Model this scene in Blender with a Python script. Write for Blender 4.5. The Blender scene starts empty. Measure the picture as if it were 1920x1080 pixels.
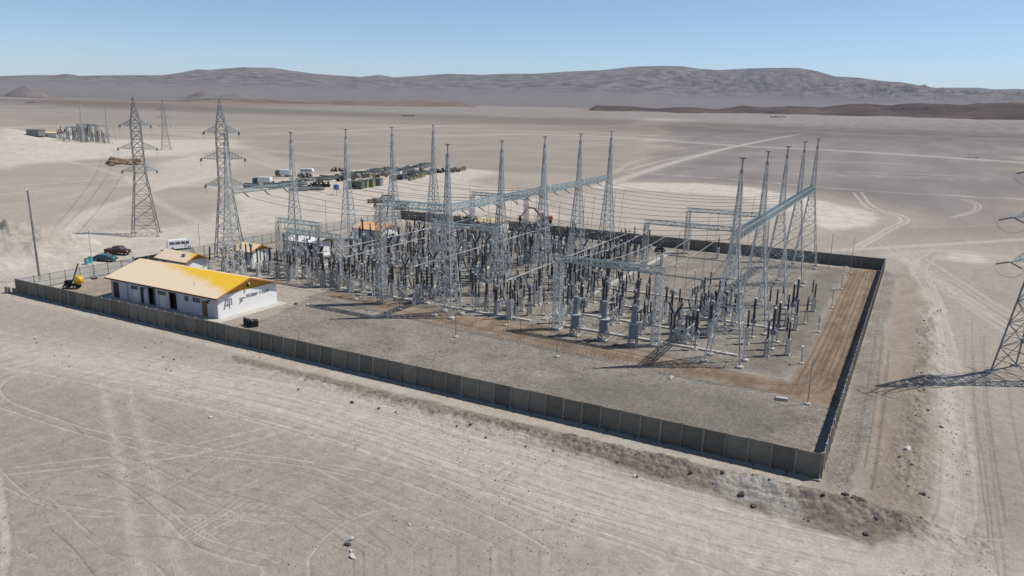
import bpy, math, random
import numpy as np
from mathutils import Vector, Matrix
random.seed(7); rng = np.random.default_rng(5)
C = bpy.context.scene.collection
SC = bpy.context.scene
# ------------------------------------------------------------------ camera
# the scene's axes follow the compound: +X along the front wall to its right corner (the origin), +Y to the back
CAMZ = 32.0; FPX = 1400.0
ROLL = math.atan(0.0196); PITCH = math.atan(339.4/1400)
A = math.radians(28.4); ca, sa = math.cos(A), math.sin(A)
def toL(v):  # camera-heading axes -> compound axes
    x, y, z = v
    return np.array([x*ca - y*sa, x*sa + y*ca, z])
F0 = np.array([0, math.cos(PITCH), -math.sin(PITCH)]); R0 = np.array([1., 0, 0]); U0 = np.cross(R0, F0)
cr, sr = math.cos(ROLL), math.sin(ROLL)
Fv, Rv, Uv = toL(F0), toL(cr*R0 + sr*U0), toL(-sr*R0 + cr*U0)
CAM = np.array([*toL((-27.92794475, -61.38016262, 0))[:2], CAMZ])
cam = bpy.data.cameras.new('camera'); cam.sensor_width = 36; cam.lens = FPX/1920*36
cam.clip_start = 1; cam.clip_end = 90000
co = bpy.data.objects.new('camera', cam); C.objects.link(co); SC.camera = co
co.matrix_world = Matrix(((Rv[0], Uv[0], -Fv[0], CAM[0]), (Rv[1], Uv[1], -Fv[1], CAM[1]), (Rv[2], Uv[2], -Fv[2], CAM[2]), (0, 0, 0, 1)))
def ray(px, py):
    return Fv*FPX + Rv*(px-960) + Uv*(540-py)
def G(px, py, z=0.0):      # ground point seen at a photo position
    d = ray(px, py); t = (z-CAMZ)/d[2]; return CAM[:2] + d[:2]*t
def AZ(px, py=200):        # heading (compound axes) and slope of a sight line
    d = ray(px, py); return math.atan2(d[1], d[0]), d[2]/math.hypot(d[0], d[1])
HAZE_D = 1.5e-5
# ------------------------------------------------------------------ light
SUN_EL = math.radians(56); s_az = math.radians(12)
sd = toL((math.cos(s_az), math.sin(s_az), 0)); sd = np.array([sd[0]*math.cos(SUN_EL), sd[1]*math.cos(SUN_EL), math.sin(SUN_EL)])
sun = bpy.data.lights.new('sun', 'SUN'); sun.energy = 5.0; sun.angle = math.radians(.5); sun.color = (1, .94, .86)
so = bpy.data.objects.new('sun', sun); C.objects.link(so)
so.rotation_euler = Vector(sd).to_track_quat('Z', 'Y').to_euler()
W = bpy.data.worlds.new('World'); SC.world = W; W.use_nodes = True
nt = W.node_tree; nt.nodes.clear()
sky = nt.nodes.new('ShaderNodeTexSky'); sky.sky_type = 'NISHITA'; sky.sun_disc = False
sky.sun_elevation = SUN_EL; sky.sun_rotation = math.atan2(sd[0], sd[1]); sky.altitude = 2600
sky.air_density = 1.0; sky.dust_density = .0; sky.ozone_density = 3.2
bg = nt.nodes.new('ShaderNodeBackground'); bg.inputs[1].default_value = .125
wo = nt.nodes.new('ShaderNodeOutputWorld'); nt.links.new(sky.outputs[0], bg.inputs[0]); nt.links.new(bg.outputs[0], wo.inputs[0])
SC.view_settings.view_transform = 'Standard'; SC.view_settings.look = 'None'; SC.view_settings.gamma = 1
SC.view_settings.exposure = -.05; SC.view_settings.use_curve_mapping = False
SC.render.engine = 'CYCLES'; SC.cycles.max_bounces = 6; SC.cycles.volume_bounces = 0
# ------------------------------------------------------------------ materials
def mat(name, col, rough=.7, metal=0., var=.15, scale=3., bump=0., col2=None, coords='Object', spec=.3, grad=None):
    m = bpy.data.materials.new(name); m.use_nodes = True; n = m.node_tree; b = n.nodes['Principled BSDF']
    b.inputs['Roughness'].default_value = rough; b.inputs['Metallic'].default_value = metal
    b.inputs['Specular IOR Level'].default_value = spec
    tc = n.nodes.new('ShaderNodeTexCoord'); no = n.nodes.new('ShaderNodeTexNoise'); no.inputs['Scale'].default_value = scale
    no.inputs['Detail'].default_value = 5; n.links.new(tc.outputs[coords], no.inputs['Vector'])
    r = n.nodes.new('ShaderNodeValToRGB'); c2 = col2 or tuple(c*(1-2*var) for c in col)
    r.color_ramp.elements[0].position = .35; r.color_ramp.elements[1].position = .65
    r.color_ramp.elements[0].color = (*c2, 1); r.color_ramp.elements[1].color = (*col, 1)
    n.links.new(no.outputs[0], r.inputs[0]); n.links.new(r.outputs[0], b.inputs['Base Color'])
    if bump:
        bp = n.nodes.new('ShaderNodeBump'); bp.inputs['Strength'].default_value = bump; bp.inputs['Distance'].default_value = .05
        n.links.new(no.outputs[0], bp.inputs['Height']); n.links.new(bp.outputs[0], b.inputs['Normal'])
    return m
M = dict(
 galv=mat('galvanised_steel', (.56, .58, .57), .45, .25, .22, 1.5),
 galvd=mat('weathered_steel', (.33, .34, .335), .5, .35, .2, 1.5),
 teal=mat('sky_tinted_beam_steel', (.42, .50, .50), .42, .3, .12, 1.2),  # galvanised steel with the sky's reflected tint put into its colour
 porc=mat('dark_porcelain', (.045, .04, .038), .35, 0, .2, 4, spec=.5),
 porcb=mat('brown_porcelain', (.07, .045, .035), .35, 0, .2, 4, spec=.5),
 enam=mat('grey_enamel', (.24, .245, .27), .45, 0, .06, 2),
 cab=mat('cabinet_paint', (.42, .44, .42), .5, 0, .1, 2),
 wallc=mat('precast_concrete', (.215, .195, .155), .9, 0, .16, .9, .3, coords='Generated'),
 postc=mat('post_concrete', (.27, .255, .22), .9, 0, .12, 2),
 kerb=mat('pale_concrete', (.48, .46, .41), .9, 0, .1, 1.5, .2),
 white=mat('white_render', (.78, .78, .76), .8, 0, .03, .8),
 wshade=mat('shaded_white_render', (.62, .62, .66), .8, 0, .04, .8),  # white render darkened and blued, shade painted in for sides facing the viewer
 brown=mat('brown_fascia', (.16, .085, .045), .7, 0, .1, 3),
 gable=mat('yellow_gable', (.68, .38, .05), .7, 0, .08, 3),
 soffit=mat('timber_soffit', (.42, .20, .06), .8, 0, .15, 3),
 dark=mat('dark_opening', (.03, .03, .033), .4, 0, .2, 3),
 glass=mat('window_glass', (.10, .12, .14), .15, 0, .2, 3, spec=.6),
 wood=mat('timber', (.30, .20, .10), .8, 0, .2, 3),
 blackp=mat('black_plastic', (.02, .02, .02), .5, 0, .2, 3),
 rubber=mat('tyre_rubber', (.03, .03, .03), .85, 0, .2, 3),
 orange=mat('orange_machine_paint', (.48, .17, .06), .55, 0, .2, 1.2),
 yellow=mat('yellow_machine_paint', (.65, .42, .03), .5, 0, .15, 2),
 red=mat('red_brown_paint', (.10, .028, .02), .45, 0, .2, 2),
 car_w=mat('white_car_paint', (.80, .80, .79), .3, 0, .03, 2, spec=.5),
 car_t=mat('teal_car_paint', (.03, .10, .11), .3, 0, .1, 2, spec=.5),
 car_b=mat('light_blue_paint', (.12, .42, .52), .4, 0, .1, 2),
 green=mat('dull_green_paint', (.13, .16, .11), .6, 0, .2, 2),
 olive=mat('olive_tarpaulin', (.22, .25, .10), .8, 0, .3, 1),
 gatem=mat('dark_gate_sheet', (.045, .04, .035), .7, 0, .3, 1),
 rock=mat('dark_rock', (.13, .11, .10), .9, 0, .3, 2, .4),
 rockl=mat('pale_rock', (.55, .52, .48), .9, 0, .1, 2, .4),
 rust=mat('rusty_steel', (.27, .17, .11), .85, 0, .3, 1.5),
 crate=mat('pale_timber', (.35, .29, .21), .85, 0, .25, 1.2),
 wire=mat('aluminium_conductor', (.22, .22, .22), .5, .4, .05, 1),
 wirel=mat('bright_conductor', (.48, .50, .51), .4, .3, .05, 1),
 blue=mat('blue_paint', (.10, .18, .30), .6, 0, .2, 2),
 sign=mat('white_sign_sheet', (.72, .72, .72), .6, 0, .03, 2),
 letter=mat('dark_lettering', (.27, .28, .30), .7, 0, .1, 6),
 hill=None, mesh=None)
# chain-link mesh: mostly open, a diamond weave of wire
m = bpy.data.materials.new('chain_link'); m.use_nodes = True; n = m.node_tree; b = n.nodes['Principled BSDF']
b.inputs['Base Color'].default_value = (.36, .37, .36, 1); b.inputs['Roughness'].default_value = .6; b.inputs['Alpha'].default_value = .5
tc = n.nodes.new('ShaderNodeTexCoord'); no = n.nodes.new('ShaderNodeTexNoise'); no.inputs['Scale'].default_value = .8; no.inputs['Detail'].default_value = 6
mp = n.nodes.new('ShaderNodeMapRange'); mp.inputs['To Min'].default_value = .38; mp.inputs['To Max'].default_value = .72
n.links.new(tc.outputs['Object'], no.inputs[0]); n.links.new(no.outputs[0], mp.inputs[0]); n.links.new(mp.outputs[0], b.inputs['Alpha'])
M['mesh'] = m
# sheet-metal roof: yellow paint, chalky pale dust lying in streaks down the front slope
def roof_mat(name, dusty, thr):
    m = bpy.data.materials.new(name); m.use_nodes = True; n = m.node_tree; b = n.nodes['Principled BSDF']
    b.inputs['Roughness'].default_value = .55; b.inputs['Specular IOR Level'].default_value = .25
    tc = n.nodes.new('ShaderNodeTexCoord'); mpn = n.nodes.new('ShaderNodeMapping'); mpn.inputs['Scale'].default_value = (2.2, .16, .16)
    n.links.new(tc.outputs['Object'], mpn.inputs[0])
    no = n.nodes.new('ShaderNodeTexNoise'); no.inputs['Scale'].default_value = 1.0; no.inputs['Detail'].default_value = 6
    n.links.new(mpn.outputs[0], no.inputs[0])
    sp = n.nodes.new('ShaderNodeSeparateXYZ'); n.links.new(tc.outputs['Object'], sp.inputs[0])
    # dust where  (y-eave) is low, more towards the left end
    a = n.nodes.new('ShaderNodeMath'); a.operation = 'MULTIPLY'; a.inputs[1].default_value = .09; n.links.new(sp.outputs[1], a.inputs[0])
    c = n.nodes.new('ShaderNodeMath'); c.operation = 'MULTIPLY_ADD'; c.inputs[1].default_value = dusty; n.links.new(sp.outputs[0], c.inputs[0]); n.links.new(a.outputs[0], c.inputs[2])
    d = n.nodes.new('ShaderNodeMath'); d.operation = 'MULTIPLY_ADD'; d.inputs[1].default_value = .3; n.links.new(no.outputs[0], d.inputs[0]); n.links.new(c.outputs[0], d.inputs[2])
    r = n.nodes.new('ShaderNodeValToRGB'); r.color_ramp.elements[0].position = thr; r.color_ramp.elements[1].position = thr+.15
    r.color_ramp.elements[0].color = (.72, .58, .40, 1); r.color_ramp.elements[1].color = (.74, .46, .03, 1)
    n.links.new(d.outputs[0], r.inputs[0]); n.links.new(r.outputs[0], b.inputs['Base Color'])
    w = n.nodes.new('ShaderNodeTexWave'); w.inputs['Scale'].default_value = 1.3; n.links.new(tc.outputs['Object'], w.inputs[0])
    bp = n.nodes.new('ShaderNodeBump'); bp.inputs['Strength'].default_value = .12; n.links.new(w.outputs[0], bp.inputs['Height']); n.links.new(bp.outputs[0], b.inputs['Normal'])
    return m
for k_ in ('wallc', 'postc', 'galv', 'teal', 'galvd'):    # every panel, post and member batch is a little different
    n = M[k_].node_tree; b = n.nodes['Principled BSDF']; oi = n.nodes.new('ShaderNodeObjectInfo'); mr = n.nodes.new('ShaderNodeMapRange'); mr.inputs['To Min'].default_value = .78; mr.inputs['To Max'].default_value = 1.22
    mx = n.nodes.new('ShaderNodeVectorMath'); mx.operation = 'SCALE'; src = b.inputs['Base Color'].links[0].from_socket
    n.links.new(oi.outputs['Random'], mr.inputs[0]); n.links.new(src, mx.inputs[0]); n.links.new(mr.outputs[0], mx.inputs['Scale']); n.links.new(mx.outputs[0], b.inputs['Base Color'])
M['roof'] = roof_mat('yellow_sheet_roof', .021, .745)
M['porcg'] = mat('grey_porcelain', (.17, .175, .18), .35, 0, .15, 4, spec=.5)
M['roof2'] = roof_mat('dusty_sheet_roof', .06, .68)
M['roof3'] = mat('dusty_cream_roof', (.74, .58, .36), .6, 0, .06, .6)
M['roof4'] = mat('faded_orange_roof', (.70, .42, .22), .6, 0, .08, .6)
# ------------------------------------------------------------------ mesh helpers
class MB:
    def __init__(s): s.v = []; s.f = []
    def box(s, c, d, rz=0, taper=1.):
        x, y, z = c; a, b_, h = d[0]/2, d[1]/2, d[2]/2; k = len(s.v); co_, si = math.cos(rz), math.sin(rz)
        for zz, t in ((-h, 1), (h, taper)):
            for xx, yy in ((-a, -b_), (a, -b_), (a, b_), (-a, b_)):
                xx *= t; yy *= t; s.v.append((x+xx*co_-yy*si, y+xx*si+yy*co_, z+zz))
        s.f += [(k, k+3, k+2, k+1), (k+4, k+5, k+6, k+7), (k, k+1, k+5, k+4), (k+1, k+2, k+6, k+5), (k+2, k+3, k+7, k+6), (k+3, k, k+4, k+7)]
        return s
    def bar(s, p, q, w=.1, h=None):
        h = h or w; p = Vector(p); q = Vector(q); d = (q-p)
        if d.length < 1e-6: return s
        d.normalize(); up = Vector((0, 0, 1)) if abs(d.z) < .95 else Vector((1, 0, 0))
        a = d.cross(up).normalized()*w/2; b_ = d.cross(a).normalized()*h/2; k = len(s.v)
        for o in (p, q):
            for e in (-a-b_, a-b_, a+b_, -a+b_): s.v.append(tuple(o+e))
        s.f += [(k, k+1, k+2, k+3), (k+7, k+6, k+5, k+4), (k, k+4, k+5, k+1), (k+1, k+5, k+6, k+2), (k+2, k+6, k+7, k+3), (k+3, k+7, k+4, k)]
        return s
    def tube(s, pts, r, n=6, cap=True):
        pts = [Vector(p) for p in pts]; rs = r if isinstance(r, (list, tuple)) else [r]*len(pts); k0 = len(s.v)
        for i, p in enumerate(pts):
            d = (pts[min(i+1, len(pts)-1)]-pts[max(i-1, 0)]).normalized()
            up = Vector((0, 0, 1)) if abs(d.z) < .95 else Vector((1, 0, 0))
            a = d.cross(up).normalized(); b_ = d.cross(a).normalized()
            for j in range(n):
                t = 2*math.pi*j/n; s.v.append(tuple(p+(a*math.cos(t)+b_*math.sin(t))*rs[i]))
        for i in range(len(pts)-1):
            for j in range(n):
                a_, b2 = k0+i*n+j, k0+i*n+(j+1) % n; s.f.append((a_, b2, b2+n, a_+n))
        if cap:
            s.f.append(tuple(k0+j for j in range(n))[::-1]); s.f.append(tuple(k0+(len(pts)-1)*n+j for j in range(n)))
        return s
    def lathe(s, prof, base=(0, 0, 0), axis=(0, 0, 1), n=10):
        ax = Vector(axis).normalized(); b0 = Vector(base)
        return s.tube2([b0+ax*z for z, r in prof], [r for z, r in prof], ax, n)
    def tube2(s, pts, rs, ax, n):
        up = Vector((0, 0, 1)) if abs(ax.z) < .95 else Vector((1, 0, 0)); a = ax.cross(up).normalized(); b_ = ax.cross(a).normalized(); k0 = len(s.v)
        for p, r in zip(pts, rs):
            for j in range(n):
                t = 2*math.pi*j/n; s.v.append(tuple(p+(a*math.cos(t)+b_*math.sin(t))*r))
        for i in range(len(pts)-1):
            for j in range(n):
                q, w = k0+i*n+j, k0+i*n+(j+1) % n; s.f.append((q, w, w+n, q+n))
        s.f.append(tuple(k0+j for j in range(n))[::-1]); s.f.append(tuple(k0+(len(pts)-1)*n+j for j in range(n)))
        return s
    def prism(s, poly, y0, y1, ax='y'):    # polygon in (x,z) pushed along y  (or in (x,y) pushed along z)
        k = len(s.v); N = len(poly)
        for y in (y0, y1):
            for a, b_ in poly: s.v.append((a, y, b_) if ax == 'y' else ((y, a, b_) if ax == 'x' else (a, b_, y)))
        s.f.append(tuple(range(k, k+N))); s.f.append(tuple(range(k+2*N-1, k+N-1, -1)))
        for i in range(N):
            j = (i+1) % N; s.f.append((k+i, k+N+i, k+N+j, k+j))
        return s
    def quad(s, a, b_, c, d): k = len(s.v); s.v += [a, b_, c, d]; s.f.append((k, k+1, k+2, k+3)); return s
    def mesh(s, name, m, smooth=False):
        me = bpy.data.meshes.new(name); me.from_pydata([tuple(map(float, v)) for v in s.v], [], s.f); me.materials.append(m)
        import bmesh
        bm = bmesh.new(); bm.from_mesh(me); bmesh.ops.recalc_face_normals(bm, faces=bm.faces); bm.to_mesh(me); bm.free()
        if smooth: me.polygons.foreach_set('use_smooth', [True]*len(me.polygons))
        return me
    def build(s, name, m, parent=None, smooth=False, loc=None):
        o = bpy.data.objects.new(name, s.mesh(name, m, smooth)); C.objects.link(o)
        if parent: o.parent = parent
        if loc is not None: o.location = loc
        return o
def thing(name, label, cat, loc=(0, 0, 0), rz=0, group=None):
    o = bpy.data.objects.new(name, None); C.objects.link(o); o.empty_display_size = .3
    o.location = loc; o.rotation_euler = (0, 0, rz); o['label'] = label; o['category'] = cat
    if group: o['group'] = group
    return o
def tag(o, label, cat, group=None):
    o['label'] = label; o['category'] = cat
    if group: o['group'] = group
    return o
KIDS = {}
def kids(o):
    return [c for c in C.objects if c.parent == o]
def template(o):
    def rec(p): return [(c, rec(c)) for c in kids(p)]
    KIDS[o.name] = rec(o); return o
USED = set()
def place(t, loc, rz, label, group=None, sc=1.0):
    """first use moves the thing itself, afterwards copies of it and of its parts"""
    if t.name not in USED: USED.add(t.name); r = t
    else:
        r = t.copy(); C.objects.link(r)
        def rec(lst, par):
            for ch, sub in lst:
                c = ch.copy(); C.objects.link(c); c.parent = par; rec(sub, c)
        rec(KIDS[t.name], r)
    r.location = loc; r.rotation_euler = (0, 0, rz); r.scale = (sc, sc, sc); r['label'] = label
    if group: r['group'] = group
    return r
ORD = ['first', 'second', 'third', 'fourth', 'fifth', 'sixth', 'seventh', 'eighth', 'ninth', 'tenth', 'eleventh', 'twelfth', 'thirteenth', 'fourteenth', 'fifteenth', 'sixteenth', 'seventeenth', 'eighteenth', 'nineteenth', 'twentieth']
def nth(i):
    if i < 20: return ORD[i]
    tens = {2: 'twenty', 3: 'thirty', 4: 'forty', 5: 'fifty'}[(i+1)//10]
    return (tens[:-1]+'ieth') if (i+1) % 10 == 0 else tens+'-'+ORD[(i+1) % 10-1]
# ------------------------------------------------------------------ noise for terrain
def vnoise(x, y, seed=0):
    xi = np.floor(x).astype(np.int64); yi = np.floor(y).astype(np.int64); fx = x-xi; fy = y-yi
    fx = fx*fx*(3-2*fx); fy = fy*fy*(3-2*fy)
    def h(a, b_):
        n_ = (a*374761393 + b_*668265263 + seed*1442695041) & 0xffffffff
        n_ = ((n_ ^ (n_ >> 13))*1274126177) & 0xffffffff; n_ = n_ ^ (n_ >> 16); return (n_ & 0xffff)/65535.
    return (h(xi, yi)*(1-fx)+h(xi+1, yi)*fx)*(1-fy)+(h(xi, yi+1)*(1-fx)+h(xi+1, yi+1)*fx)*fy
def fbm(x, y, o=5, seed=0):
    s = 0; a = .5
    for i in range(o): s = s+a*vnoise(x*2**i+17*i, y*2**i-9*i, seed+i); a *= .5
    return s
def ridged(x, y, o=5, seed=0):
    s = 0; a = .5
    for i in range(o): s = s+a*(1-np.abs(2*vnoise(x*2**i+5*i, y*2**i, seed+i)-1)); a *= .5
    return s
def sstep(a, b_, x): t = np.clip((x-a)/(b_-a), 0, 1); return t*t*(3-2*t)
# ------------------------------------------------------------------ ground sheet
def far_rise(r): return np.maximum(r-2600, 0)*.0052
az0 = AZ(960)[0]
fine = np.radians(np.arange(-38.5, 38.5, .072)); coarse = np.radians(np.arange(38.5, 321.5, 3.0))
azs = az0-np.concatenate([fine, coarse]); NA = len(azs)
ys = np.concatenate([np.arange(900, 70, -1.35), np.arange(70, 4, -.45)]); rr = [5, 12, 18, 24, 30] + [CAMZ*FPX/y for y in ys if CAMZ*FPX/y > 36]
while rr[-1] < 16000: rr.append(rr[-1]*1.06)
rr = np.array(rr); NR = len(rr)
AA, RR = np.meshgrid(azs, rr); GX = CAM[0]+RR*np.cos(AA); GY = CAM[1]+RR*np.sin(AA)
X = GX.ravel(); Y = GY.ravel(); RD = RR.ravel(); NV = X.size
mk = {k: np.zeros(NV, np.float32) for k in ('pale', 'brown', 'gravel', 'dark', 'red', 'chalk', 'rut_shade', 'spoil')}
def seg_dist(P, Q, pad):
    lo = np.minimum(P, Q)-pad; hi = np.maximum(P, Q)+pad
    idx = np.nonzero((X > lo[0]) & (X < hi[0]) & (Y > lo[1]) & (Y < hi[1]))[0]
    if idx.size == 0: return idx, None
    d = Q-P; L2 = d@d+1e-9; t = np.clip(((X[idx]-P[0])*d[0]+(Y[idx]-P[1])*d[1])/L2, 0, 1)
    return idx, np.hypot(X[idx]-P[0]-t*d[0], Y[idx]-P[1]-t*d[1])
def smooth_line(pts, n=6):
    P = np.array(pts, float)
    if len(P) < 3: return P
    E = np.vstack([2*P[0]-P[1], P, 2*P[-1]-P[-2]]); out = []
    for i in range(1, len(E)-2):
        for k in range(n):
            t = k/n; out.append(.5*((2*E[i])+(-E[i-1]+E[i+1])*t+(2*E[i-1]-5*E[i]+4*E[i+1]-E[i+2])*t*t+(-E[i-1]+3*E[i]-3*E[i+1]+E[i+2])*t**3))
    out.append(P[-1]); return np.array(out)
def stroke(key, pts, w, s, px=True, soft=1.0, n=5, wpx=None):
    P = np.array([G(*p) for p in pts]) if px else np.array(pts, float)
    P = smooth_line(P, n); A_ = mk[key]
    for i in range(len(P)-1):
        if wpx: w = max(w, wpx*float(np.sum((P[i]-CAM[:2])**2))/(CAMZ*FPX))
        idx, d = seg_dist(P[i], P[i+1], w*1.5)
        if d is None: continue
        val = s*(1-sstep(w*.5*(1-.7*soft), w*.5*(1+.5*soft), d)); A_[idx] = np.maximum(A_[idx], val)
def bundle(key, pts, width, n, w, s, px=True, seed=1):
    r_ = random.Random(seed); P = np.array([G(*p) for p in pts]) if px else np.array(pts, float); P = smooth_line(P, 4)
    T = np.gradient(P, axis=0); N_ = np.stack([-T[:, 1], T[:, 0]], 1)/np.linalg.norm(T, axis=1)[:, None]
    for k in range(n):
        o = r_.uniform(-1, 1)*width/2; wob = np.cumsum([r_.gauss(0, width*.012) for _ in P]); a = r_.randrange(0, max(1, len(P)//3)); b_ = len(P)-r_.randrange(0, max(1, len(P)//3))
        stroke(key, (P+N_*(o+wob)[:, None])[a:b_], w*r_.uniform(.6, 1.5), s*r_.uniform(.4, 1), px=False, n=1)
def blob(key, poly, s, soft=4., px=True, noise=.0, nsc=.05):
    P = np.array([G(p[0], max(p[1], 186+.0196*p[0])) for p in poly]) if px else np.array(poly, float)
    lo = P.min(0)-soft*2; hi = P.max(0)+soft*2
    idx = np.nonzero((X > lo[0]) & (X < hi[0]) & (Y > lo[1]) & (Y < hi[1]))[0]
    if idx.size == 0: return
    x, y = X[idx], Y[idx]; ins = np.zeros(idx.size, bool); dm = np.full(idx.size, 1e9)
    for i in range(len(P)):
        a, b_ = P[i], P[(i+1) % len(P)]
        c = (a[1] > y) != (b_[1] > y); xx = (b_[0]-a[0])*(y-a[1])/(b_[1]-a[1]+1e-12)+a[0]; ins ^= c & (x < xx)
        d = b_-a; t = np.clip(((x-a[0])*d[0]+(y-a[1])*d[1])/(d@d+1e-9), 0, 1); dm = np.minimum(dm, np.hypot(x-a[0]-t*d[0], y-a[1]-t*d[1]))
    sdist = np.where(ins, dm, -dm)
    if noise: sdist = sdist+(fbm(x*nsc, y*nsc, 4, 3)-.47)*noise
    mk[key][idx] = np.maximum(mk[key][idx], s*sstep(-soft, soft, sdist))
# wheel tracks and worn bands, as seen on the ground
bundle('pale', [(-60, 640), (120, 668), (300, 700), (500, 738), (700, 790), (900, 852), (1100, 915), (1300, 975), (1500, 1030), (1700, 1068), (1950, 1100)], 12, 60, .45, .95, seed=3)
stroke('pale', [(-60, 650), (120, 672), (300, 702), (500, 742), (700, 795), (900, 862), (1100, 925), (1350, 1000), (1600, 1060), (1900, 1120)], 12, .72, soft=1.7)
bundle('pale', [(-60, 690), (100, 680), (300, 708), (480, 742), (640, 790), (800, 850), (1000, 920), (1200, 990), (1450, 1060)], 5, 14, .3, .6, seed=5)
for off, s in ((0, .75), (52, .6)):
    stroke('pale', [(188+off, 700), (212+off, 800), (232+off*1.1, 880), (246+off*1.2, 960), (262+off*1.3, 1040), (280+off*1.4, 1110)], 1.1, s*.8, soft=1.8)
    bundle('pale', [(188+off, 700), (212+off, 800), (232+off*1.1, 880), (246+off*1.2, 960), (262+off*1.3, 1040), (280+off*1.4, 1110)], 1.3, 3, .16, .55, seed=8+off)
for pts, w, s in [
 ([(-20, 882), (150, 862), (300, 846), (430, 818), (545, 793)], .22, .9), ([(-20, 893), (180, 873), (330, 858), (450, 832), (545, 806)], .22, .9),
 ([(180, 702), (60, 698), (4, 722), (20, 752), (100, 782), (200, 812), (330, 832), (430, 846), (560, 862), (700, 885), (830, 930)], .25, .8),
 ([(-10, 760), (100, 797), (200, 826), (290, 846), (400, 856), (560, 872), (700, 903)], .25, .8),
 ([(-10, 868), (60, 932), (150, 952), (280, 964), (450, 966), (560, 968), (640, 976)], .2, .6), ([(-10, 905), (80, 945), (170, 968), (300, 966), (600, 985)], .2, .6),
 ([(-5, 880), (8, 960), (14, 1020), (4, 1090)], .7, .9), ([(300, 960), (360, 1020), (460, 1055), (560, 1070), (690, 1072)], .3, .6),
 ([(300, 940), (380, 1005), (500, 1040)], .25, .5), ([(150, 690), (230, 700), (330, 720)], .3, .5), ([(560, 1075), (620, 1000), (700, 960), (800, 950)], .25, .5),
 ([(700, 885), (900, 960), (1050, 1040), (1130, 1090)], .3, .55), ([(560, 862), (700, 930), (900, 1010), (1050, 1090)], .3, .4),
 ([(1400, 1075), (1560, 1040), (1650, 1000)], .4, .6), ([(1440, 1080), (1600, 1046), (1700, 990)], .4, .6), ([(1500, 1080), (1650, 1052), (1740, 985)], .4, .5),
]: stroke('pale', pts, w, s)
for i in range(90):   # scuffs left by turning vehicles
    r_ = random.Random(i+40); x0 = r_.uniform(0, 1250); y0 = r_.uniform(720, 1075)
    if y0 < 640+.3*x0: continue
    a = r_.uniform(-.5, .9); L_ = r_.uniform(30, 170); b_ = r_.uniform(-.25, .25)
    stroke('pale' if i % 3 else 'rut_shade', [(x0, y0), (x0+L_*.5, y0+L_*.5*a), (x0+L_, y0+L_*(a+b_))], r_.uniform(.12, .25), r_.uniform(.25, .5))
for i in range(6):   # fan of scrape marks lower left
    stroke('pale', [(330+i*9, 1000+i*3), (400+i*12, 960+i*2), (440+i*14, 930+i*3)], .18, .45)
stroke('chalk', [(100, 668), (300, 702), (500, 742), (700, 795), (900, 862), (1100, 925), (1350, 1000), (1600, 1060), (1900, 1120)], 4.5, .42, soft=1.9)
bundle('chalk', [(250, 690), (500, 740), (700, 792), (900, 858), (1100, 920), (1350, 995), (1600, 1055)], 8, 34, .55, .6, seed=33)
bundle('rut_shade', [(250, 690), (500, 740), (700, 792), (900, 858), (1100, 920), (1350, 995), (1600, 1055)], 10, 16, .3, .35, seed=34)
bundle('rut_shade', [(60, 700), (250, 760), (450, 850), (650, 900), (900, 1000), (1200, 1090)], 26, 26, .16, .35, seed=35)
bundle('pale', [(-50, 980), (250, 900), (600, 800), (800, 760)], 30, 14, .16, .45, seed=36)
# right side track and its turn
bundle('pale', [(1690, 470), (1735, 540), (1765, 620), (1778, 720), (1785, 820), (1790, 920), (1770, 1000), (1690, 1050), (1550, 1080)], 4, 26, .35, .8, seed=11)
stroke('pale', [(1740, 540), (1770, 640), (1780, 740), (1790, 860), (1795, 980), (1780, 1090)], 3.4, .5, soft=1.4)
stroke('pale', [(1775, 700), (1782, 760), (1790, 840)], 2.6, .9, soft=1.3)
bundle('rut_shade', [(1840, 600), (1850, 760), (1870, 900), (1900, 1090)], 5, 6, .2, .6, seed=12)
bundle('rut_shade', [(1655, 600), (1640, 720), (1620, 850), (1600, 930)], 3, 5, .25, .7, seed=13)
bundle('pale', [(1660, 455), (1740, 500), (1830, 560), (1960, 640)], 7, 16, .5, .7, seed=14)
stroke('pale', [(1560, 470), (1700, 462), (1960, 446)], 3.2, .7, soft=1.2)
stroke('pale', [(1660, 480), (1750, 470), (1850, 478), (1960, 500)], 5, .45, soft=1.5)
bundle('pale', [(1760, 468), (1722, 500), (1738, 540), (1762, 600)], 3, 6, .4, .8, seed=15)
for o in (0, 14): stroke('pale', [(1600+o, 360), (1625+o, 388), (1672+o, 402), (1690+o, 414), (1664+o, 428), (1640+o, 442), (1600+o, 464)], 1.1, .8)
for o in (0, 10): stroke('pale', [(1805+o, 374), (1828+o, 384), (1822+o, 396), (1780+o, 408)], 1.0, .6)
stroke('pale', [(1690, 425), (1790, 425), (1900, 420)], 1.5, .35)
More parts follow.
